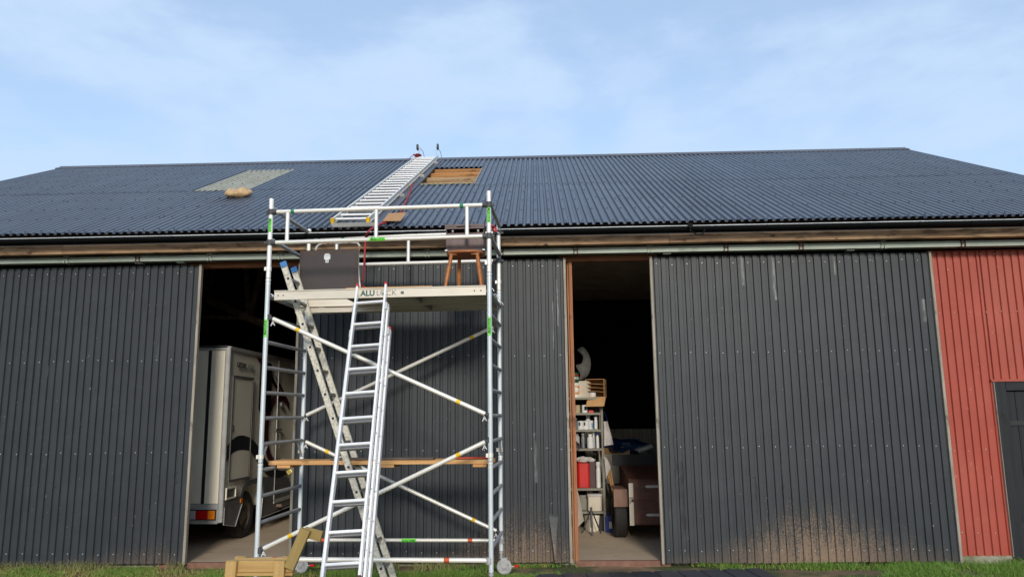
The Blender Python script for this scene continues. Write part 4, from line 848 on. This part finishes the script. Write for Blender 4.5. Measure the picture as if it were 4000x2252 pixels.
# side pieces (y along the truck, z up) on plane x=.0
def side(name, pts, mat, x=.008, t=.006, parent=tk): return tp(MB().prism(pts, t, TM((x, 0, 0), (0, 1, 0), (0, 0, 1))), name, mat, parent)
def rectring(y0, y1, z0, z1, w_):
    return [(y0, y1, z0, z0+w_), (y0, y1, z1-w_, z1), (y0, y0+w_, z0+w_, z1-w_), (y1-w_, y1, z0+w_, z1-w_)]
lk = tp(MB().box(.011, .016, .16, .90, .93, 2.42), 'locker_door', m_body)
m = MB(); [m.box(.017, .028, *r_) for r_ in rectring(.13, .95, .90, 2.45, .03)]; m.build('door_seal', m_rsk, lk); MB().box(.017, .03, .165, .215, 1.62, 1.72).build('handle', m_rsk, lk)
m = MB(); [m.box(.011, .03, *r_) for r_ in rectring(.07, .43, .66, .83, .022)]; ve = tp(m, 'vent', m_body); MB().box(.0125, .016, .10, .41, .69, .80).build('vent_recess', m_rsk, ve)
side('skirt_band', [(.05, .56), (.68, .56), (.74, .68), (.84, .77), (1.12, .80), (1.42, .77), (1.5, .70), (1.58, .74), (1.58, .66), (2.9, .66), (2.9, .74), (1.42, .88), (.84, .86), (.70, .78), (.62, .66), (.05, .64)], m_rsk, .0105, .006)
sk_ = side('rear_skirt', [(.05, .32), (.48, .24), (.72, .56), (.05, .56)], m_rsk, .004, .01); m = MB()
for a, b in (((.05, .32), (.48, .24)), ((.48, .24), (.72, .56)), ((.05, .32), (.05, .56))): m.bar((.018, *a), (.018, *b), .012, .012)
m.build('skirt_edge', m_trim, sk_); MB().box(.017, .03, .62, .70, .56, .62).build('side_marker', m_lora, sk_, bevel=.004)
s2 = side('front_skirt', [(1.52, .22), (2.35, .26), (4.2, .26), (4.2, .66), (1.60, .66)], m_rsk, .004, .01); m = MB().bar((.018, 1.52, .22), (.018, 4.2, .25), .012, .012).bar((.018, 1.52, .22), (.018, 1.58, .6), .012, .012); m.build('skirt_edge', m_trim, s2)
# decals
def arc_band(c, r0, r1, a0, a1, sy=1, n=18): return [(c[0]+r1*math.cos(t)*sy, c[1]+r1*math.sin(t)) for t in np.linspace(a0, a1, n)]+[(c[0]+r0*math.cos(t)*sy, c[1]+r0*math.sin(t)) for t in np.linspace(a1, a0, n)]
wave_t = smooth([(.03, 0, 1.42), (.30, 0, 1.535), (.6, 0, 1.56), (.95, 0, 1.50), (1.25, 0, 1.38), (1.6, 0, 1.16), (2.0, 0, .98), (2.5, 0, .90), (3.0, 0, .9)]); wave_b = smooth([(.03, 0, 1.20), (.25, 0, 1.31), (.55, 0, 1.345), (.95, 0, 1.30), (1.25, 0, 1.14), (1.6, 0, .95), (2.0, 0, .82), (2.5, 0, .80), (3.0, 0, .86)])
def strip(name, A, B, mat, x=.0185):
    m = MB(); n = len(A); m.add([(x, a.x, a.z) for a in A]+[(x, b.x, b.z) for b in B]+[(x-.0015, a.x, a.z) for a in A]+[(x-.0015, b.x, b.z) for b in B], [(n+i, n+i+1, i+1, i) for i in range(n-1)]+[(2*n+i, 2*n+i+1, 3*n+i+1, 3*n+i) for i in range(n-1)]); return m.build(name, mat, tk)
strip('wave_decal', wave_t, wave_b, m_decalb)
def C3(c, r, a0, a1, k=1.0, n=20): return [V((c[0]+r*k*math.cos(t), 0, c[1]+r*math.sin(t))) for t in np.linspace(a0, a1, n)]
strip('swirl_decal', C3((2.15, 1.62), .62, 1.2, 5.2), C3((2.22, 1.60), .50, 1.25, 5.0), m_decal, .0125)
side('swoosh_decal', [(1.05, 2.78), (1.32, 2.78), (2.15, 2.2), (2.75, 2.0), (2.75, 2.06), (2.3, 2.3), (2.05, 2.42), (1.7, 2.62)][:5], m_decal, .0095, .003); side('swoosh_decal', [(1.9, 2.55), (2.75, 1.95), (2.75, 2.08), (2.2, 2.42)], m_decal, .0096, .003)
wn_ = side('window', [(1.22, 1.98), (1.26, 1.92), (1.72, 1.92), (1.76, 1.98), (1.76, 2.66), (1.70, 2.73), (1.28, 2.73), (1.22, 2.66)], m_glass, .0135, .012)
for y in (2.10, 3.05): tp(MB().box(.011, .024, y, y+.022, .42, zt-.07), 'door_post', m_trim)
side('groom_door_sill', [(2.1, .38), (3.05, .38), (3.05, .44), (2.1, .44)], m_trim, .011, .014); m = MB().path([(.02, 2.2, 1.55), (.05, 2.2, 1.54), (.05, 2.22, 1.42), (.05, 2.2, 1.32), (.02, 2.2, 1.30)], .009, 6); tp(m, 'grab_handle', m_rsk)
m = MB().box(.012, .045, 2.02, 2.3, 1.60, 1.63).box(.012, .05, 2.25, 2.33, 2.02, 2.08); tp(m, 'latch', m_rsk); tp(MB().tube((-.3, 2.3, .33), (.12, 2.25, .33), .03, 8), 'tow_bar', m_truss)
# wheel
def wheel(c, r, wd, parent, x_out=True, name='wheel', rim=m_hub):
    T = TM(c, (0, 1, 0), (0, 0, 1)); h = wd/2
    ty = MB().lathe([(r*.62, -h*.8), (r*.70, -h), (r*.92, -h), (r*.99, -h*.8), (r, -h*.4), (r, h*.4), (r*.99, h*.8), (r*.92, h), (r*.70, h), (r*.62, h*.8)], 32, T).build(name, m_blk, parent)
    rm = MB().lathe([(r*.62, h*.85), (r*.60, h*.5), (r*.50, h*.35), (r*.42, h*.55), (r*.26, h*.62), (r*.22, h*.85), (0, h*.9)], 28, T).build('rim', rim, ty); m = MB()
    for i in range(10):
        a = i*math.tau/10; m.lathe([(0, .002), (r*.045, .001), (r*.05, -.002)], 8, T @ Matrix.Translation((r*.46*math.cos(a), r*.46*math.sin(a), h*.5)))
    m.build('rim_holes', m_dark, rm); m = MB()
    for i in range(48):
        a = i*math.tau/48
        for zz in (-.6, 0, .6): m.box(r-.002, r+.006, -.016, .008, (zz-.22)*h, (zz+.22)*h, T @ Matrix.Rotation(a+(.03 if zz else 0), 4, 'Z'))
    m.build('tread', m_blk, ty); return ty
wheel(V((-.14, 1.0, .345)), .345, .21, tk); wheel(V((-2.1, 1.0, .345)), .345, .21, tk); wheel(V((-.14, 4.9, .345)), .345, .21, tk); tp(MB().box(-WX+.2, -.3, .3, LENY, .3, .6), 'chassis', m_dark)
TT = TM((.012, .46, 2.62), (0, 1, 0), (0, 0, 1)); text('ume', .155, m_ink, tk, TM((.012, .26, 2.63), (0, 1, 0), (0, 0, 1)), off=.0025, shear=.18, cx='LEFT', ext=.002, sx=1.35); text('släp', .135, m_logog, tk, TM((.012, .67, 2.62), (0, 1, 0), (0, 0, 1)), shear=.18, cx='LEFT', ext=.002, off=-.001, sx=1.35)

# ------------------------------------------------------------------ right bay: shelf and its load
SY_, SX0, SX1 = 12.3, .33, 1.025
sh = thing('storage_shelf', 'grey steel storage rack full of cans behind the right opening', 'shelf', (.68, 12.5, .03)); so2 = V((.68, 12.5, .03))
tops = [2.118, 1.872, 1.609, 1.312, .698, .345]
for z in tops:
    m = MB(); m.box(SX0, SX1-.02, 12.30, 12.304, z-.035, z); m.box(SX0, SX1-.02, 12.304, 12.72, z-.004, z-.001); m.box(SX0, SX1-.02, 12.716, 12.72, z-.035, z); m.build('shelf_board', m_shelf, sh, loc=-so2)
for x in (SX0, SX1):
    for y in (12.292, 12.722):
        m = MB(); m.box(x-.035, x, y, y+.003, .03, 2.10); m.box(x-.003, x, y+.003, y+.033 if y < 12.5 else y-.033, .03, 2.10)
        p = m.build('upright', m_shelf, sh, loc=-so2)
        if y < 12.5: dots([((x-.017, y-.001, .1+.05*i), (0, -1, 0)) for i in range(40)], .005, m_dark, 'punched_holes', p, h=.2)
def can(name, label, x, y, z, r, h, mat, cat='can', lid=m_trim, group=None, taper=1.0, rimw=.0):
    t = thing(name, label, cat, (x, y, z), random.uniform(0, 6), group)
    MB().lathe([(0, .001), (r*taper, .001), (r*taper, .004), (r, h*.98), (r+.003, h), (r-.006, h), (r-.008, h-.006)], 22).build('can_body' if cat == 'can' else 'body', mat, t); MB().lathe([(r-.006, h-.005), (0, h-.004)], 22).build('lid', lid, t); return t
def bottle(name, label, x, y, z, r, h, mat, capm, cat='bottle', group=None, neck=.35):
    t = thing(name, label, cat, (x, y, z), 0, group)
    MB().lathe([(0, .001), (r*.95, .001), (r, .008), (r, h*.68), (r*.75, h*.78), (r*neck, h*.84), (r*neck, h*.88)], 18).build('body', mat, t); MB().lathe([(r*neck*1.2, h*.86), (r*neck*1.2, h), (0, h)], 14).build('cap', capm, t); return t
def sx(px): return PY(px, 1200, 12.35).x
z5 = tops[0]
bk_ = can('bucket', 'white food bucket with orange label on the top shelf under the green can', .585, 12.42, z5, .084, .225, m_white, 'bucket', m_white, taper=.86); MB().lathe([(.0775, .05), (.0835, .185)], 22).build('label_wrap', m_label, bk_); MB().lathe([(.088, .205), (.09, .232), (.081, .234)], 22).build('rim', m_white, bk_); MB().lathe([(0, .003), (.045, .001)], 14, TM((.02, -.086, .12), (1, 0, 0), (0, 0, 1))).build('label_oval', m_white, bk_); bk_.rotation_euler = (0, 0, 0)
gc = can('paint_can', 'green paint can stacked on the white bucket on the top shelf', .575, 12.42, z5+.236, .084, .165, m_cang, 'can', m_tin); gc.rotation_euler = (0, 0, 0)
MB().lathe([(.0848, .112), (.0848, .130)], 22).build('red_stripe', m_redp, gc); text('FÄRG', .05, m_white, gc, TM((.015, -.0868, .070), (1, 0, 0), (0, 0, 1)), off=.0015, ext=.002)
bx = thing('white_carton', 'closed white carton on the top shelf beside the bucket', 'carton', (.755, 12.46, z5), R(-32)); MB().box(-.072, .072, -.08, .08, .0, .265).build('carton', m_box, bx, bevel=.002)
MB().box(-.102, -.101, -.05, .05, .08, .26).build('printed_side', m_logog, bx) if False else None
ob = thing('open_cardboard_box', 'open cardboard box lying on its side on the top shelf, flap hanging', 'cardboard box', (.945, 12.50, z5), R(-12)); m = MB(); t_ = .006
m.box(-.15, -.144, -.17, .16, 0, .29); m.box(.144, .15, -.17, .16, 0, .29); m.box(-.144, .144, -.17, .16, 0, .006); m.box(-.144, .144, -.17, .16, .284, .29); m.box(-.144, .144, .154, .16, .006, .284); m.build('box_shell', m_card2, ob)
for z in (.09, .15, .21): MB().box(-.143, .143, -.15, .15, z, z+.005, Matrix.Rotation(R(5), 4, 'Y')).build('divider', m_card2, ob)
fp = MB().box(-.15, .15, -.20, 0, -.003, .003); o = fp.build('flap', m_card2, ob); o.location = (.03, -.17, .0); o.rotation_euler = (R(48), 0, R(-8))
MB().lathe([(0, 0), (.05, 0), (.058, .07)], 16, Matrix.Translation((-.05, -.08, .007))).build('tub_inside', m_white, ob)
fo = MB(); cpts = smooth([(-.02, 0, .0), (.10, 0, .08), (.16, 0, .2), (.17, 0, .36), (.12, 0, .50), (.02, 0, .60), (-.10, 0, .55)], 5); wv = smooth([(-.10, 0, .02), (-.05, 0, .10), (-.13, 0, .26), (-.02, 0, .30), (.02, 0, .40), (-.01, 0, .46), (-.10, 0, .53)], 5); n = len(cpts)
FY = 12.55; A = [V((c.x, 0, c.z)) for c in cpts]; B = [V((c.x, -.05-.06*math.sin(i*.3), c.z)) for i, c in enumerate(wv)]; fo.add(A+B+[a+V((0, .012, 0)) for a in A]+[b+V((0, .012, 0)) for b in B], [(i, i+1, n+i+1, n+i) for i in range(n-1)]+[(2*n+i, 3*n+i, 3*n+i+1, 2*n+i+1) for i in range(n-1)]+[(i, 2*n+i, 2*n+i+1, i+1) for i in range(n-1)]+[(n+i, n+i+1, 3*n+i+1, 3*n+i) for i in range(n-1)], True)
o = fo.build('foam_sheet', m_foam); o.location = (.73, FY, z5+.28); o.scale = (.82, 1, .92); tag(o, 'torn grey foam sheet curling up behind the cartons on the shelf', 'foam sheet')
z4 = tops[1]; can('tin', 'tan labelled tin on the second shelf from the top', sx(1457), 12.40, z4, .045, .125, m_tan); t = can('tin', 'white printed tin beside the tan tin on the second shelf', sx(1475), 12.40, z4, .047, .125, m_white); MB().box(-.018, .018, -.0485, -.046, .04, .10).build('dark_print', m_ink, t); t.rotation_euler = (0, 0, .2)
t = thing('red_lid_box', 'small red box beside the white tin on the second shelf', 'box', (sx(1491), 12.39, z4)); MB().box(-.04, .04, -.03, .03, 0, .038).build('box', m_redp, t, bevel=.003)
t = thing('dark_crate', 'dark box at the right end of the second shelf', 'box', (sx(1504), 12.5, z4)); MB().box(-.10, .06, -.08, .08, 0, .16).build('crate', m_dark, t, bevel=.004)
z3 = tops[2]
t = bottle('glass_jar', 'dusty glass jar at the left of the third shelf', sx(1449), 12.42, z3, .05, .18, m_tin, m_tin, 'jar', neck=.7)
for px, lab, hh in ((1463, 'white can with black print, left of the two on the third shelf', .135), (1476, 'white can with black print, right of the two on the third shelf', .135)):
    t = can('spray_tin', lab, sx(px), 12.39, z3, .046, hh, m_white, lid=m_tin); t.rotation_euler = (0, 0, 0); MB().box(-.028, -.002, -.0475, -.045, .06, .115).build('dark_print', m_ink, t)
t = can('spray_tin', 'plain white can with a blue label on the third shelf', sx(1489), 12.38, z3, .043, .14, m_white); t.rotation_euler = (0, 0, 0); MB().box(.012, .036, -.0445, -.03, .02, .10).build('blue_label', m_blue, t)
bottle('bottle', 'tall white bottle behind the cans on the third shelf', sx(1484), 12.50, z3, .038, .22, m_white, m_white, neck=.8); bottle('bottle', 'slim white bottle against the upright on the third shelf', sx(1503), 12.42, z3, .028, .20, m_white, m_white, neck=.8)
z2 = tops[3]
for px, lab, mt, r, h in ((1469, 'dark cylinder canister on the fourth shelf', m_tin, .032, .24), (1487, 'white oil bottle with a round shoulder on the fourth shelf', m_white, .05, .22), (1496, 'grey silver ribbed tube on the fourth shelf', m_trim, .027, .26), (1506, 'white bottle with blue cap on the fourth shelf', m_white, .024, .235)):
    bottle('bottle', lab, sx(px), 12.40, z2, r, h, mt, m_dkblue if 'blue cap' in lab else mt, neck=.5 if 'oil' in lab else .8)
hp = thing('pipe_elbow', 'dark round pipe end hanging over the fourth shelf edge', 'pipe', (sx(1451), 12.33, z2+.06)); MB().tube((-.07, .2, .06), (.0, -.06, -.02), .052, 16, .06, False).build('pipe', m_plas, hp); MB().lathe([(.06, 0), (.062, .01), (.05, .012)], 16, TM((0, -.06, -.02), (1, 0, 0), (0, 0, 1))).build('pipe_rim', m_plas, hp); MB().lathe([(0, -.01), (.055, -.01)], 16, TM((.0, -.03, -.015), (1, 0, 0), (0, 0, 1))).build('pipe_inside', m_dark, hp)
bottle('bulb_jar', 'white round jar leaning behind the dark pipe on the fourth shelf', sx(1453), 12.45, z2+.06, .05, .17, m_plsheet, m_plsheet, 'jar', neck=.6)
z1_ = tops[4]
t = thing('red_jerry_can', 'bright red plastic jerry can on the lower shelf', 'jerry can', (sx(1468), 12.40, z1_)); m = MB().cbox(0, .38, -.105, .105, -.07, .07, .03, TM((0, 0, 0), (0, 0, 1), (1, 0, 0))); m.build('can_body', m_redp, t, bevel=.012); MB().path(smooth([(-.06, 0, .36), (-.05, 0, .42), (.03, 0, .42), (.05, 0, .37)]), .013, 8).build('handle', m_redp, t); MB().tube((.075, 0, .36), (.085, 0, .41), .024, 12).build('cap', m_blk, t); MB().box(-.06, .06, -.0725, -.069, .08, .28).build('embossed_panel', m_redp, t, bevel=.004)
t = thing('brown_container', 'tall dark brown container beside the red jerry can', 'container', (sx(1490), 12.40, z1_)); MB().cbox(0, .40, -.055, .055, -.06, .06, .01, TM((0, 0, 0), (0, 0, 1), (1, 0, 0))).build('body', M('maroon_plastic', (.07, .03, .028), .5), t, bevel=.006)
bottle('tall_white_tube', 'tall white tube bottle against the upright on the lower shelf', sx(1505), 12.38, z1_, .036, .40, m_white, m_white, neck=.85)
t = thing('crumpled_plastic_bag', 'crumpled clear plastic bag on top of the red jerry can', 'bag', (sx(1473), 12.44, z1_+.43)); m = MB(); vs = []
for j in range(7):
    for i in range(12):
        a = i*math.tau/12; ph = -1.4+j*2.8/6; v = V((.15*math.cos(ph)*math.cos(a), .06*math.cos(ph)*math.sin(a), .05*math.sin(ph))); vs.append(v*(1+.5*mn.noise(v*22)))
m.add(vs, [(j*12+i, j*12+(i+1) % 12, (j+1)*12+(i+1) % 12, (j+1)*12+i) for j in range(6) for i in range(12)]); m.build('bag', m_plsheet, t)
z0_ = tops[5]
t = can('white_tub', 'square white tub with a pale lid on the second lowest shelf', sx(1494), 12.42, z0_, .01, .01, m_white, 'tub'); [bpy.data.objects.remove(c) for c in list(t.children)]; t.rotation_euler = (0, 0, 0)
MB().cbox(0, .22, -.11, .11, -.09, .09, .02, TM((0, 0, 0), (0, 0, 1), (1, 0, 0))).build('tub_body', M('cream_tub', (.62, .56, .45), .6, 0, (.5, .43, .32), (8, 8, 8), .7), t, bevel=.006); MB().cbox(.22, .26, -.12, .12, -.10, .10, .02, TM((0, 0, 0), (0, 0, 1), (1, 0, 0))).build('tub_lid', m_plsheet, t, bevel=.006)
t = thing('grey_tub', 'grey tub behind and left of the white tub', 'tub', (sx(1470), 12.55, z0_)); MB().cbox(0, .23, -.10, .10, -.09, .09, .02, TM((0, 0, 0), (0, 0, 1), (1, 0, 0))).build('tub_body', m_shelf, t, bevel=.006)
t = thing('white_bucket', 'white pail on the floor under the shelf behind the jack stand', 'bucket', (sx(1489), 12.5, .03)); MB().lathe([(0, 0), (.12, 0), (.14, .24), (.145, .25)], 20).build('pail', m_box, t)
t = thing('black_container', 'black container on the floor at the right end under the shelf', 'container', (sx(1508), 12.5, .03)); MB().cbox(0, .24, -.06, .06, -.09, .09, .012, TM((0, 0, 0), (0, 0, 1), (1, 0, 0))).build('body', m_dark, t)
js = thing('axle_stand', 'black tripod axle stand on the floor in front of the shelf', 'axle stand', (sx(1482), 12.12, .03)); 
for a in (R(-90), R(30), R(150)): lin('leg', m_plas, js, (.02*math.cos(a), .02*math.sin(a), .33), (.17*math.cos(a), .17*math.sin(a), 0), .03, .012)
lin('stem', m_plas, js, (0, 0, .10), (0, 0, .40), .035, .035, ch=.006)
bc = thing('blue_canister', 'blue plastic canister on the floor beside the shelf upright', 'canister', (PY(1531, 1300, 12.35).x, 12.35, .03)); MB().cbox(0, .24, -.075, .075, -.07, .07, .02, TM((0, 0, 0), (0, 0, 1), (1, 0, 0))).build('body', m_dkblue, bc, bevel=.008); MB().box(-.005, .05, -.0735, -.070, .06, .16).build('label_patch', m_white, bc); MB().path(smooth([(-.05, 0, .23), (-.04, 0, .28), (.03, 0, .28), (.05, 0, .24)]), .011, 6).build('handle', m_dkblue, bc)
# hanging plastic sheet, sticks, cloth at the post
def cloth(name, quad, mat, label, cat, nx_=8, nz_=10, amp=.03, seed=0):
    m = MB(); vs = []
    A, B, C, D = [V(p) for p in quad]
    for j in range(nz_+1):
        for i in range(nx_+1):
            u, v = i/nx_, j/nz_; p = A.lerp(B, u).lerp(D.lerp(C, u), v); p = p+V((.4*amp*mn.noise(p*5), amp*mn.noise(V((p.x*14, seed, p.z*4))), 0)); vs.append(p)
    n = len(vs); m.add(vs+[v+V((0, .002, 0)) for v in vs], [(j*(nx_+1)+i, (j+1)*(nx_+1)+i, (j+1)*(nx_+1)+i+1, j*(nx_+1)+i+1) for j in range(nz_) for i in range(nx_)]+[(n+j*(nx_+1)+i, n+j*(nx_+1)+i+1, n+(j+1)*(nx_+1)+i+1, n+(j+1)*(nx_+1)+i) for j in range(nz_) for i in range(nx_)], True)
    return tag(m.build(name, mat), label, cat)
def cc(a, b, Y): return PY((2180+.4497*a)/K, (1600+.4497*b)/K, Y)
cloth('plastic_sheet', (cc(398, 100, 12.25), cc(432, 98, 12.25), cc(480, 300, 12.2), cc(400, 312, 12.2)), m_plsheet, 'pale plastic sheet hanging off the shelf upright', 'plastic sheet')
o = cloth('plastic_sheet', (cc(402, 405, 12.2), cc(425, 420, 12.2), cc(455, 500, 12.2), cc(418, 590, 12.2)), m_plsheet, 'small crumpled plastic sheet lower down beside the shelf upright', 'plastic sheet', seed=4)
cloth('dust_cloth', (cc(150, 640, 11.2), cc(168, 690, 11.2), cc(225, 960, 11.2), cc(160, 1030, 11.2)), M('grey_beige_cloth', (.46, .40, .34), .9, 0, (.33, .28, .23), (9, 9, 9), .7), 'beige cloth hanging from the door post at the right opening', 'cloth', amp=.02, seed=9)
for i, (p, q) in enumerate((((428, 560), (500, 760)), ((442, 540), (485, 790)), ((452, 520), (496, 745)), ((412, 600), (470, 850)))):
    a, b = cc(*p, 12.6), cc(*q, 12.35); d = (b-a); b2 = a+d*((a.z-.03)/(a.z-b.z)); lab = ['thin wooden stick, leftmost of the pale ones beside the shelf', 'thin wooden stick in the middle of the bundle beside the shelf', 'thin wooden stick nearest the trailer wheel', 'dark stick leaning closest to the shelf upright'][i]
    o = lin('wooden_stick', m_pine if i < 3 else m_plas, None, a, b2, .022, .022); tag(o, lab, 'stick', 'sticks leaning beside the shelf')
# blue strap
o = lin('blue_strap', m_dkblue, None, cc(400, 15, 12.28), cc(432, 98, 12.28), .02, .006); tag(o, 'dark blue strap hanging from the shelf upright', 'strap')
# things in the back
bg_ = thing('back_carton', 'brown and white cardboard box standing behind the trailer', 'carton', tuple(cc(490, 430, 14.0))); MB().box(-.28, .28, 0, .4, -.42, .22).build('carton', m_box, bg_); MB().box(-.282, .282, -.004, 0, .10, .22).build('brown_band', m_card2, bg_); MB().box(-.3, .3, .05, .35, -1.0, -.42).build('stand', m_truss, bg_)
m = MB(); vs = []; c0 = cc(515, 315, 14.2)
for j in range(9):
    for i in range(18):
        a = i*math.tau/18; ph = -1.3+j*2.6/8; v = V((.5*math.cos(ph)*math.cos(a), .3*math.cos(ph)*math.sin(a), .14*math.sin(ph))); vs.append(c0+v*(1+.6*mn.noise(v*7)))
m.add(vs, [(j*18+i, j*18+(i+1) % 18, (j+1)*18+(i+1) % 18, (j+1)*18+i) for j in range(8) for i in range(18)]); tag(m.build('blue_tarpaulin', m_tarp), 'crumpled blue tarpaulin heaped behind the trailer in the dark', 'tarpaulin')
gm_ = thing('corrugated_panel_stack', 'pale corrugated panels leaning at the back of the right bay', 'panel', tuple(cc(690, 345, 15.0))); o = corr(2.4, .85, .12, .02, .05, .015).build('panel', m_shelf, gm_); o.matrix_local = TM((-1.0, 0, -.45), (1, 0, 0), (0, .1, 1)); MB().box(-1.0, 1.4, .02, .1, -1.05, -.45).build('base_board', m_truss, gm_)
mo = thing('chrome_engine', 'shiny engine part standing on the trailer behind its lid', 'engine', tuple(cc(760, 420, 13.2))); MB().tube((-.12, 0, .12), (.12, 0, .20), .06, 12, .05).build('cylinder_cover', m_trim, mo, bevel=.0); MB().lathe([(.09, -.08), (.10, 0), (.06, .06), (0, .09)], 14, Matrix.Translation((0, 0, .02))).build('housing', m_tin, mo); MB().lathe([(.05, 0), (.06, .03), (0, .04)], 10, Matrix.Translation((-.12, 0, .13))).build('cap', m_trim, mo); MB().box(-.2, .2, -.1, .1, -.25, -.07).build('mount', m_dark, mo)
# box trailer
bt = thing('box_trailer', 'small brown plywood box trailer standing in the right bay', 'trailer', (1.9, 11.6, .03)); bo = V((1.9, 11.6, .03)); yr = 11.42
xL, xR = 1.305, 2.72
m = MB(); prof = [(yr, .26), (12.75, .26), (12.75, 1.02), (12.45, 1.02), (yr, .885)]
m.prism([(a, b) for a, b in prof], xR-xL, TM((xL, 0, 0), (0, 1, 0), (0, 0, 1))); 
for i in range(len(m.v)): m.v[i] = tuple(V(m.v[i])-bo)
m.build('box_body', m_ply, bt); MB().box(xL+.06, xR, yr-.012, yr-.001, .275, .86).build('tailgate', m_ply, bt, loc=-bo); MB().box(xL-.012, xL+.052, yr-.02, yr, .255, .85).build('corner_board', m_box, bt, loc=-bo)
o = MB().box(0, xR-xL+.02, -.006, .010, -1.06, 0).build('lid', m_ply, bt); o.matrix_local = Matrix.Translation(-bo) @ TM((xL-.012, yr-.015, .892), (1, 0, 0), (0, -.13, 1.03))
MB().box(xL-.13, xR, 12.5, 12.56, 1.03, 1.20).build('front_board', m_dark, bt, loc=-bo)
for z in (.80, .40):
    m = MB(); m.prism([(-.14, 0), (-.11, .018), (.16, .02), (.16, -.02), (-.11, -.018)], .006, FRONT((xL+.36, yr-.013, z))); h = m.build('strap_hinge', m_trim, bt, loc=-bo)
m = MB(); m.box(xL+.02, xL+.26, yr-.03, yr-.013, .585, .625); m.box(xL+.2, xL+.33, yr-.028, yr-.012, .59, .61); m.path([(xL+.0, yr-.03, .565), (xL-.0, yr-.03, .645), (xL+.05, yr-.03, .645)], .006, 6); m.build('latch', m_rust, bt, loc=-bo)
fm = MB(); fm.box(xL-.22, xL-.015, yr+.12, yr+.16, .50, .75); fm.box(xL-.22, xL-.015, yr+.16, yr+.75, .74, .752); fm.build('mudguard', M('brown_steel', (.24, .13, .09), .6, 0, (.15, .08, .05), (9, 9, 9), .7), bt, loc=-bo)
wheel(V((xL-.115, 11.86, .335))-bo, .305, .19, bt); lin('axle', m_dark, bt, V((xL-.1, 11.86, .33))-bo, V((xR, 11.86, .33))-bo, .05, .05); wheel(V((xR+.115, 11.86, .335))-bo, .305, .19, bt)
lin('tow_bar', m_dark, bt, V((2.0, 12.7, .3))-bo, V((2.0, 13.7, .4))-bo, .06, .06)

# ------------------------------------------------------------------ foreground
bn = thing('bench_frame', 'unfinished pale pine bench frame with a tilted back post in the foreground', 'bench frame', (-1.95, 5.4, 0))
bo2 = V((-1.95, 5.4, 0)); zb = .845
A0, A1 = PY(572, 1409, 5.42)-bo2, PY(740, 1404, 5.42)-bo2
zt_ = A0.z*.5+A1.z*.5
lin('seat_rail', m_bench, bn, (A0.x, .02, zt_-.04), (A1.x, .02, zt_-.04), .045, .078)
lin('seat_rail', m_bench, bn, (A0.x+.03, .09, zt_-.044), (A1.x-.05, .09, zt_-.044), .04, .09)
lin('lower_ledge', m_bench, bn, (A0.x, .035, zt_-.09), (A1.x, .035, zt_-.09), .10, .02)
LX = []
for pxx in (582, 703):
    q_ = PY(pxx, 1425, 5.38)-bo2; LX.append(q_.x)
    for yy in (-.023, .135): lin('leg', m_bench, bn, (q_.x-.03, yy, 0), (q_.x+.004, yy, zt_+.003), .075, .04, up=V((0, 1, 0)))
b0 = PY(726, 1428, 5.36)-bo2; b1 = PY(768, 1330, 5.36)-bo2
lin('back_post', m_bench2, bn, V((b0.x, -.03, b0.z)), V((b1.x, -.03, b1.z)), .042, .072)
c0 = PY(772, 1338, 5.4)-bo2; c1 = PY(808, 1348, 5.4)-bo2
lin('head_rail', m_bench2, bn, V((c0.x-.02, .012, c0.z+.004)), V((c1.x, .012, c1.z)), .035, .068)
dots([(V((x, -.045, z))+V((0, 0, 0)), (0, -1, 0)) for x, z in ((LX[0], zt_-.025), (LX[0]-.01, zt_-.08), (LX[1], zt_-.025), (LX[1]-.01, zt_-.08), (b0.x+.01, b0.z+.03), (b0.x-.0, b0.z+.01), (b1.x-.01, b1.z-.06), (b1.x-.01, b1.z-.02))], .005, m_scr, 'screws', bn)
# stack of roof sheets on the grass
m_sheet = M('dark_sheet_metal', (.045, .05, .06), .4, 0, (.03, .034, .042), (2, 6, 2), .9)
for x_, y_, lab in ((4.85, 9.62, 'small pale flat stone in the grass under the right end of the right dark door'), (-8.0, 9.55, 'small pale flat stone in the grass at the far left by the left door')):
    q = MB(); vs = [V((.07*math.cos(a)*c, .04*math.sin(a)*c, .022*z)) for c, z in ((1, 0), (.95, .7), (.6, 1)) for a in np.linspace(0, math.tau, 10, endpoint=False)]; vs = [v*(1+.3*mn.noise(v*30)) for v in vs]
    q.add(vs, [(j*10+i, j*10+(i+1) % 10, (j+1)*10+(i+1) % 10, (j+1)*10+i) for j in range(2) for i in range(10)]+[tuple(range(20, 30))], True); o = q.build('stone', m_box, None, loc=(x_, y_, -.02)); tag(o, lab, 'stone')
ss = thing('roof_sheet_stack', 'stack of dark corrugated roof sheets lying on the grass', 'metal sheets', (1.2, 8.1, 0), 0)
rot = math.atan2(9.012-8.726, 2.682-.001)
for k in range(4):
    o = corr(2.62-.03*k, 1.08, .26, .012, .20, .012, seg=3, wob=.004, seed=k).build('roof_sheet', m_sheet, ss); o.matrix_local = Matrix.Translation((-1.2+.02*k, -.44, .075+.012*k)) @ Matrix.Rotation(rot, 4, 'Z')
for x in (-.8, .1, 1.0): lin('bearer', m_truss, ss, (x, -.4, .03), (x-.1, .62+x*.1, .03), .07, .05)
print('objects', len(bpy.data.objects), 'tris', sum(len(o.data.polygons) for o in bpy.data.objects if o.type == 'MESH'))
